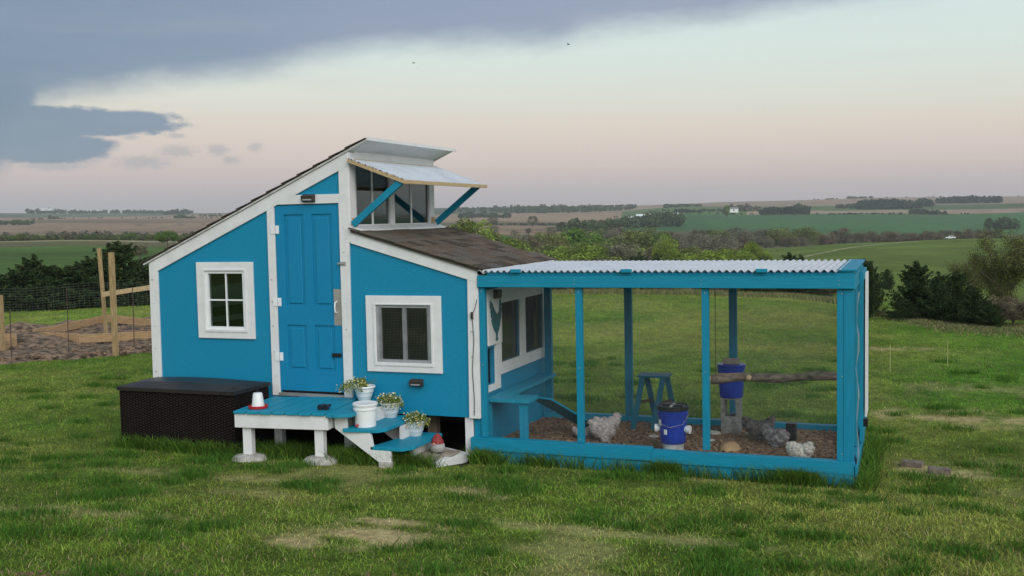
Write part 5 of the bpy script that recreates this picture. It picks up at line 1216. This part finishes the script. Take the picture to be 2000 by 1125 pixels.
# dark shrubs at the lawn's far rim, seen through the run
for k, (px, yt, kind) in enumerate(((1290, 556, 'brown'), (1330, 560, 'olive'), (1400, 552, 'brown'), (1440, 545, 'green'), (1470, 535, 'cedar'), (1500, 530, 'cedar'), (1530, 528, 'cedar'), (1560, 530, 'cedar'), (1590, 535, 'cedar'), (1618, 548, 'brown'), (1210, 560, 'olive'), (1120, 562, 'brown'))):
    tree(kind, px, 41, yt, 2.0, 'low %s shrub, %s from the left at the lawn rim through the run' % ({'cedar': 'dark evergreen', 'brown': 'brown', 'olive': 'olive', 'green': 'green'}[kind], ['third', 'fourth', 'fifth', 'sixth', 'seventh', 'eighth', 'ninth', 'tenth', 'eleventh', 'twelfth', 'second', 'first'][k]), 'shrubs along the rim of the lawn')
# valley trees
gV = 'trees in the valley behind the coop'
big = [('lime', 925, 170, 428, .9, 'tall lime green tree showing above the shingle roof'), ('lime', 898, 175, 440, .9, 'lime green tree partly hidden by the coop roof'), ('olive', 965, 190, 452, 1.1, 'olive tree on the valley side above the shingles'),
       ('green', 1140, 215, 441, 1.25, 'big rounded deep green tree in the middle of the valley'), ('green', 1115, 205, 448, 1.1, 'deep green tree left of the big rounded one'), ('lime', 1100, 150, 478, 1.3, 'lime green tree low over the run roof, left'), ('lime', 1150, 145, 477, 1.5, 'lime green spreading tree above the run roof'),
       ('olive', 1075, 190, 452, 1.2, 'olive green tree left of the big rounded tree'), ('brown', 1030, 185, 455, 1.2, 'brown budding tree above the shingle roof eave'), ('grey', 1205, 150, 473, 1.5, 'grey budding tree above the run roof'), ('olive', 1235, 215, 446, 1.3, 'olive tree right of the big rounded tree'),
       ('cedar', 1250, 120, 492, 1.1, 'dark cedar low above the run roof'), ('cedar', 1235, 122, 500, 1.3, 'dark spreading cedar low above the run roof'), ('cedar', 1284, 122, 494, .8, 'dark cedar beside the yellow-green tree'), ('lime', 1302, 150, 458, .6, 'narrow yellow-green tree above the run roof'),
       ('lime', 1335, 120, 492, 1.4, 'lime green low tree over the run roof, middle'), ('lime', 1375, 118, 486, 1.5, 'lime green rounded tree over the run roof'), ('lime', 1415, 122, 484, 1.4, 'lime green rounded tree right of the middle'), ('lime', 1450, 120, 487, 1.3, 'lime green tree before the pasture slope'), ('lime', 1470, 130, 470, .8, 'bright lime tree standing at the foot of the pasture'), ('lime', 1492, 125, 487, 1.1, 'lime green tree where the pasture begins'),
       ('olive', 1010, 160, 475, 1.4, 'olive tree low behind the shingle roof'), ('lime', 985, 150, 468, 1.3, 'lime tree low behind the shingle roof')]
for k, px_, r_, yt, w, lab in big: tree(k, px_, r_, yt, w, lab, gV)
ORD = ['first', 'second', 'third', 'fourth', 'fifth', 'sixth', 'seventh', 'eighth', 'ninth', 'tenth', 'eleventh', 'twelfth', 'thirteenth', 'fourteenth', 'fifteenth', 'sixteenth', 'seventeenth', 'eighteenth', 'nineteenth', 'twentieth']+['twenty-'+q for q in ('first', 'second', 'third', 'fourth', 'fifth', 'sixth', 'seventh', 'eighth', 'ninth')]+['thirtieth']+['thirty-'+q for q in ('first', 'second', 'third', 'fourth', 'fifth', 'sixth')]
kinds = ['brown', 'olive', 'grey', 'olive', 'brown', 'green', 'grey', 'lime']
words = {'brown': 'brown budding', 'grey': 'grey budding', 'olive': 'olive green', 'green': 'deep green', 'lime': 'lime green', 'cedar': 'dark cedar'}
def row(n, xa, xb, r, ya, yb, w, kk, where):
    for k in range(n):
        px_ = xa+(xb-xa)*(k+random.uniform(.1, .9))/n; kd = random.choice(kk)
        tree(kd, px_, r*random.uniform(.93, 1.08), random.uniform(ya, yb), w*random.uniform(.8, 1.25), '%s tree, %s from the left %s' % (words[kd], ORD[k], where), gV)
row(16, 880, 1480, 235, 449, 462, 1.25, ['brown', 'olive', 'grey', 'brown', 'green'], 'in the farther row of the valley wood')
row(16, 900, 1500, 175, 466, 484, 1.3, ['brown', 'olive', 'grey', 'lime', 'olive'], 'in the middle row of the valley wood')
row(16, 1040, 1480, 105, 500, 522, 1.5, ['brown', 'olive', 'lime', 'lime', 'green', 'grey'], 'in the nearest row of the valley wood')
row(36, 1180, 1960, 350, 441, 455, 1.5, ['brown', 'brown', 'grey', 'olive'], 'in the creek belt below the green field')
row(12, 1480, 1960, 330, 452, 462, 1.4, ['brown', 'grey', 'grey'], 'in front of the creek belt')
row(9, 860, 1200, 420, 438, 450, 1.4, ['brown', 'olive', 'grey'], 'on the slope beyond the valley wood')
tree('brown', 1043, 620, 421, 1.1, 'lone round budding tree on the brown field', 'lone field trees', v=0); tree('brown', 965, 640, 424, 1.5, 'wide budding tree on the brown field left of the lone one', 'lone field trees'); tree('green', 1421, 760, 401, .6, 'dark upright tree by the white farmhouse', 'lone field trees')
# left hedge line and big green tree
row(20, -40, 420, 300, 454, 462, 1.7, ['olive', 'green', 'brown', 'olive'], 'in the hedge line beyond the left pasture')
tree('green', 330, 190, 449, 1.5, 'bushy bright green tree beyond the coop roof at the left', 'trees beyond the left pasture', v=1); tree('green', 185, 290, 457, 1.7, 'round green tree standing out of the hedge line', 'trees beyond the left pasture')
tree('cedar', 252, 120, 478, .9, 'small dark cedar on the left pasture', 'trees beyond the left pasture'); tree('cedar', 186, 150, 481, 1.2, 'tiny dark bush on the left pasture', 'trees beyond the left pasture'); tree('brown', 275, 110, 474, 1.3, 'brown shrub near the coop on the left pasture', 'trees beyond the left pasture')
# budding tree at the far right with visible limbs
def limb_tree(px, r, ytop, label, sd, dens, wd=1.0):
    x, y = polar(px, r); zb = zt(x, y)-.1; h = CAM.z-(ytop-HOR(px))/F*r-zb
    t = thing('budding_tree', label, 'tree', (x, y, zb), 'budding trees at the right edge')
    rr2 = random.Random(sd); mb = MB(); tips = []
    def grow(p, d, L_, rad, lev):
        pts_ = [p]; q = p
        for k in range(4):
            d = (d+Vector((rr2.uniform(-.18, .18), rr2.uniform(-.18, .18), rr2.uniform(-.06, .12)))).normalized(); q = q+d*L_/4; pts_.append(q)
        mb.tube(pts_, [rad, rad*.85, rad*.72, rad*.6, rad*.45], 6 if lev < 2 else 4 if lev < 4 else 3, caps=False)
        if lev >= 2: tips.extend(pts_[2:])
        if lev < 5:
            for k in range(3 if lev else 5):
                nd = (d+Vector((rr2.uniform(-1, 1), rr2.uniform(-1, 1), rr2.uniform(-.15, .6)))).normalized(); grow(pts_[rr2.choice((1, 2, 3, 4, 4))] if lev else pts_[rr2.choice((1, 2, 3, 4))], nd, L_*rr2.uniform(.62, .82), rad*.56, lev+1)
    grow(Vector((x, y, zb)), Vector((rr2.uniform(-.1, .1), 0, 1)), h*.30, h*.030, 0)
    mb.build('trunk', mat('grey_bark', (.14, .115, .09), .95, noise=.3), t)
    r2 = np.random.default_rng(sd); tp = np.array([tuple(q) for q in tips]); k = r2.integers(0, len(tp), dens)
    P = tp[k]+r2.normal(size=(dens, 3))*h*.028-np.array([x, y, zb]); C = np.array((.17, .20, .055))*r2.uniform(.5, 1.4, dens)[:, None]
    C[r2.random(dens) < .40] = (.12, .092, .062)
    V, Q, C = leaf_cloud(P, h*.0060, C, r2); link_mesh('crown', np_mesh('crown', V, Q, C, M_leaf), t)
limb_tree(1975, 31, 418, 'large half-bare budding tree at the right edge of the photo', 77, 30000); limb_tree(1930, 40, 446, 'half-bare budding tree behind the cedars', 78, 20000); limb_tree(2060, 33, 430, 'budding tree just outside the right edge', 79, 9000)
row(4, 1950, 2060, 27, 560, 590, 1.7, ['brown', 'olive'], 'in scrub right of the cedars')

# far woods: massed crowns
def wood(x0, x1, r, yt0, yt1, n, col, label, depth=60, size=7):
    rr2 = np.random.default_rng(int(x0+r)); Vs = []; Cs = []; m = 44 if r > 800 else 110; size = size*max(.42, min(1, r/1300)) if size > 3 else size
    for k in range(n):
        px = rr2.uniform(x0, x1); ra = r+rr2.uniform(-.5, .5)*depth; x, y = polar(px, ra); z = zt(x, y); u = (px-x0)/(x1-x0+.01); prof_ = math.sin(PI*min(1, max(0, .12+.76*u)))**.5
        yt = yt0+(yt1-yt0)*u; top = CAM.z-(yt-HOR(px))/F*ra; h = max(1.2, (top-z)*(.35+.75*rr2.random()**1.3)*(.45+.55*prof_)); w_ = h*rr2.uniform(.35, .7)
        q = rr2.normal(size=(m, 3)); q /= np.linalg.norm(q, axis=1)[:, None]; P = np.array([x, y, z+h*.5])+q*np.array([w_, w_, h*.5])*rr2.uniform(.5, 1, (m, 1))
        Vs.append(P); Cs.append(np.array(col)*rr2.uniform(.7, 1.3)*rr2.uniform(.8, 1.2, (m, 1)))
    P = np.vstack(Vs); C = np.vstack(Cs); V, Q, C = leaf_cloud(P, size*.22, C, rr2)
    o = link_mesh('woodland', np_mesh('woodland', V, Q, C, M_leaf)); o['kind'] = 'stuff'; o['label'] = label
DG = (.062, .098, .042); BG = (.10, .10, .062)
wood(-60, 72, 900, 428, 445, 110, (.06, .10, .03), 'far green wood at the left edge', 120); wood(58, 170, 1850, 410, 412, 60, DG, 'skyline trees around the far white barn', 60); wood(165, 330, 1850, 413, 412, 90, DG, 'skyline tree line at the left'); wood(325, 378, 1700, 410, 409, 40, (.03, .05, .028), 'dark skyline grove near the coop roof', 60)
wood(345, 385, 1100, 420, 424, 24, (.06, .10, .04), 'small far grove on the left hill', 40); wood(100, 118, 1200, 423, 425, 8, BG, 'few far trees on the brown field', 20)
wood(880, 1010, 1430, 406, 405, 90, DG, 'far wooded ridge left of the middle', 200); wood(1000, 1245, 1420, 402, 405, 330, DG, 'far wooded ridge in the middle', 260); wood(900, 1000, 1000, 415, 414, 60, (.055, .08, .04), 'far wood below the ridge', 100)
wood(1190, 1275, 620, 428, 418, 60, DG, 'trees on the near side of the far farm', 80); wood(1265, 1330, 640, 407, 412, 46, (.06, .095, .035), 'green trees right of the far farm', 70); wood(1090, 1200, 560, 430, 424, 60, (.07, .10, .035), 'green trees between brown field and farm', 80)
wood(1300, 1372, 1250, 398, 402, 60, DG, 'far trees above the green field', 100); wood(1320, 1372, 950, 407, 411, 30, (.03, .05, .028), 'dark far hedge left of the farmhouse', 20); wood(1370, 1420, 980, 408, 408, 22, DG, 'thin far hedge beside the farmhouse', 20); wood(1425, 1485, 1000, 397, 402, 24, BG, 'bare trees around the far farmhouse', 40)
wood(1488, 1580, 900, 404, 404, 110, (.022, .042, .024), 'dark far windbreak on the brown field', 30); wood(1550, 1582, 980, 398, 398, 20, (.05, .08, .03), 'green trees behind the dark windbreak', 30)
wood(1635, 1700, 1150, 400, 398, 45, (.05, .075, .04), 'far trees left of the large grove'); wood(1680, 1800, 1130, 389, 392, 220, (.028, .052, .028), 'large dark grove on the far hill', 120); wood(1795, 1822, 1180, 388, 390, 26, (.028, .052, .028), 'small dark grove beside the large grove', 40)
wood(1832, 1955, 1330, 387, 384, 170, (.028, .052, .028), 'dark grove on the far right hill', 100); wood(1655, 1705, 1620, 386, 387, 30, BG, 'bare skyline trees above the large grove', 30); wood(1590, 1640, 1650, 391, 391, 10, BG, 'few skyline bushes on the far hill', 30); wood(1780, 1850, 900, 408, 412, 40, (.05, .07, .035), 'hedge row on the far green slope', 60); wood(1925, 1990, 640, 418, 424, 24, DG, 'round trees on the right hand green slope', 40)
wood(960, 1185, 1640, 399, 400, 40, BG, 'thin trees along the middle skyline', 40); wood(1700, 2000, 1780, 386, 386, 26, BG, 'thin trees along the right skyline', 30)
wood(-80, 420, 320, 456, 458, 260, (.10, .13, .045), 'continuous scrub of the hedge line beyond the left pasture', 40, 1.6); wood(-80, 420, 460, 452, 450, 120, BG, 'brown scrub behind the hedge line', 40, 2.0)
wood(1490, 1900, 875, 421, 419, 70, DG, 'thin hedge along the upper edge of the green field', 16, 2.2); wood(1195, 1480, 900, 421, 420, 46, DG, 'thin hedge at the far side of the farm field', 16, 2.2)
wood(905, 1240, 690, 437, 434, 60, BG, 'thin hedge across the brown fields', 20, 2.2); wood(60, 500, 1150, 428, 426, 40, BG, 'scattered bushes along a brown field terrace', 60, 2.5); wood(380, 620, 1500, 418, 417, 60, DG, 'far wood beyond the left brown field', 100, 4)
# far buildings, vehicle
def house(px, r, w, d, h, roofh, rot_, label, nm='farm_building', cat='building', yb=None):
    x, y = polar(px, r); z = zt(x, y)
    if yb: z = CAM.z-(yb-HOR(px))/F*r
    t = thing(nm, label, cat, (x, y, z))
    MB().box(x-w/2, x+w/2, y-d/2, y+d/2, z-(4 if r < 1500 else .6), z+h).rot(rot_, (x, y)).build('wall', M_farw, t)
    MB().prism([(x-w/2-.4, z+h+.01), (x+w/2+.4, z+h+.01), (x, z+h+roofh)] if w < d else [(y-d/2-.4, z+h+.01), (y+d/2+.4, z+h+.01), (y, z+h+roofh)], (y-d/2-.4) if w < d else (x-w/2-.4), (y+d/2+.4) if w < d else (x+w/2+.4), 'y' if w < d else 'x').rot(rot_, (x, y)).build('roof', M_farr if 'house' in label else M_farw, t)
    w_ = MB(); w_.box(x-w*.1, x+w*.1, y-d/2-.06, y-d/2-.01, z+.2, z+h*.7); w_.rot(rot_, (x, y)).build('door', M_farr, t)
house(99, 1800, 18, 8, 1.8, 1.0, YAW, 'long white barn on the far left skyline', yb=414)
house(1240, 700, 8, 5, 1.6, .8, YAW, 'low pale shed of the far farm, left one', yb=430); house(1259, 690, 9, 5, 1.8, 1.4, YAW, 'pale roofed barn of the far farm', yb=428)
house(1318, 780, 5.5, 4, 1.8, 1.0, YAW, 'small white shed beside the green field', yb=423); house(1434, 960, 8, 5, 2.2, 1.2, YAW, 'white farmhouse beside the upright dark tree', yb=413)
x, y = polar(1856, 252); z = zt(x, y)
t = thing('utility_vehicle', 'small white utility vehicle on the crest of the green pasture', 'vehicle', (x, y, z)); t.scale = (.5,)*3
MB().prism([(-1.9, .45), (2.4, .45), (2.4, .95), (1.5, 1.05), (1.0, 1.6), (-.1, 1.6), (-.3, 1.0), (-1.9, 1.0)], -.8, .8, 'y').rot(YAW, (0, 0)).build('body', M_farw, None).parent = t
MB().prism([(.0, 1.08), (1.2, 1.08), (.92, 1.5), (.05, 1.5)], -.82, .82, 'y').rot(YAW, (0, 0)).build('window', M_black, None).parent = t
for a in (-1.2, 1.5):
    for s in (-.75, .75): MB().tube([(a, s-.1, .35), (a, s+.1, .35)], .36, 12).rot(YAW, (0, 0)).build('wheel', M_black, None).parent = t
# birds
for k, (px, py, r, lab) in enumerate(((808, 123, 60, 'tiny dark bird flying left of the cloud edge'), (1110, 87, 60, 'tiny dark bird flying at the lower edge of the cloud'))):
    d = direction(px, py); p = CAM+d*r; a = .5 if k == 0 else 1.1
    t = thing('bird', lab, 'bird', tuple(p), 'birds in the sky')
    mb = smooth_mb(); mb.tube([(p.x-.09, p.y, p.z), (p.x-.03, p.y, p.z), (p.x+.04, p.y, p.z+.005), (p.x+.09, p.y, p.z+.01)], [.008, .022, .020, .006], 8); mb.build('body', M_bird, t)
    for s in (-1, 1): MB().add([(p.x-.02, p.y, p.z+.012), (p.x+.035, p.y, p.z+.012), (p.x+.0, p.y+s*.10, p.z+.07*a), (p.x-.05, p.y+s*.17, p.z+.05*a), (p.x-.02, p.y+s*.09, p.z+.05*a)], [(0, 1, 2, 4), (4, 2, 3)]).build('wing', M_bird, t)

# ---------------------------------------------------------------- haze
hz = MB().box(-2600, 2400, -60, 2900, -60, 75).build('haze', mat('tmp', (1, 1, 1)))
mh = bpy.data.materials.new('haze'); mh.use_nodes = True; mh.node_tree.nodes.clear()
pv_ = mh.node_tree.nodes.new('ShaderNodeVolumePrincipled'); mo = mh.node_tree.nodes.new('ShaderNodeOutputMaterial')
pv_.inputs['Color'].default_value = (.93, .95, .97, 1); pv_.inputs['Density'].default_value = .00025; mh.node_tree.links.new(pv_.outputs[0], mo.inputs['Volume'])
hz.data.materials.clear(); hz.data.materials.append(mh); hz['kind'] = 'stuff'; hz['label'] = 'thin evening haze over the hills'
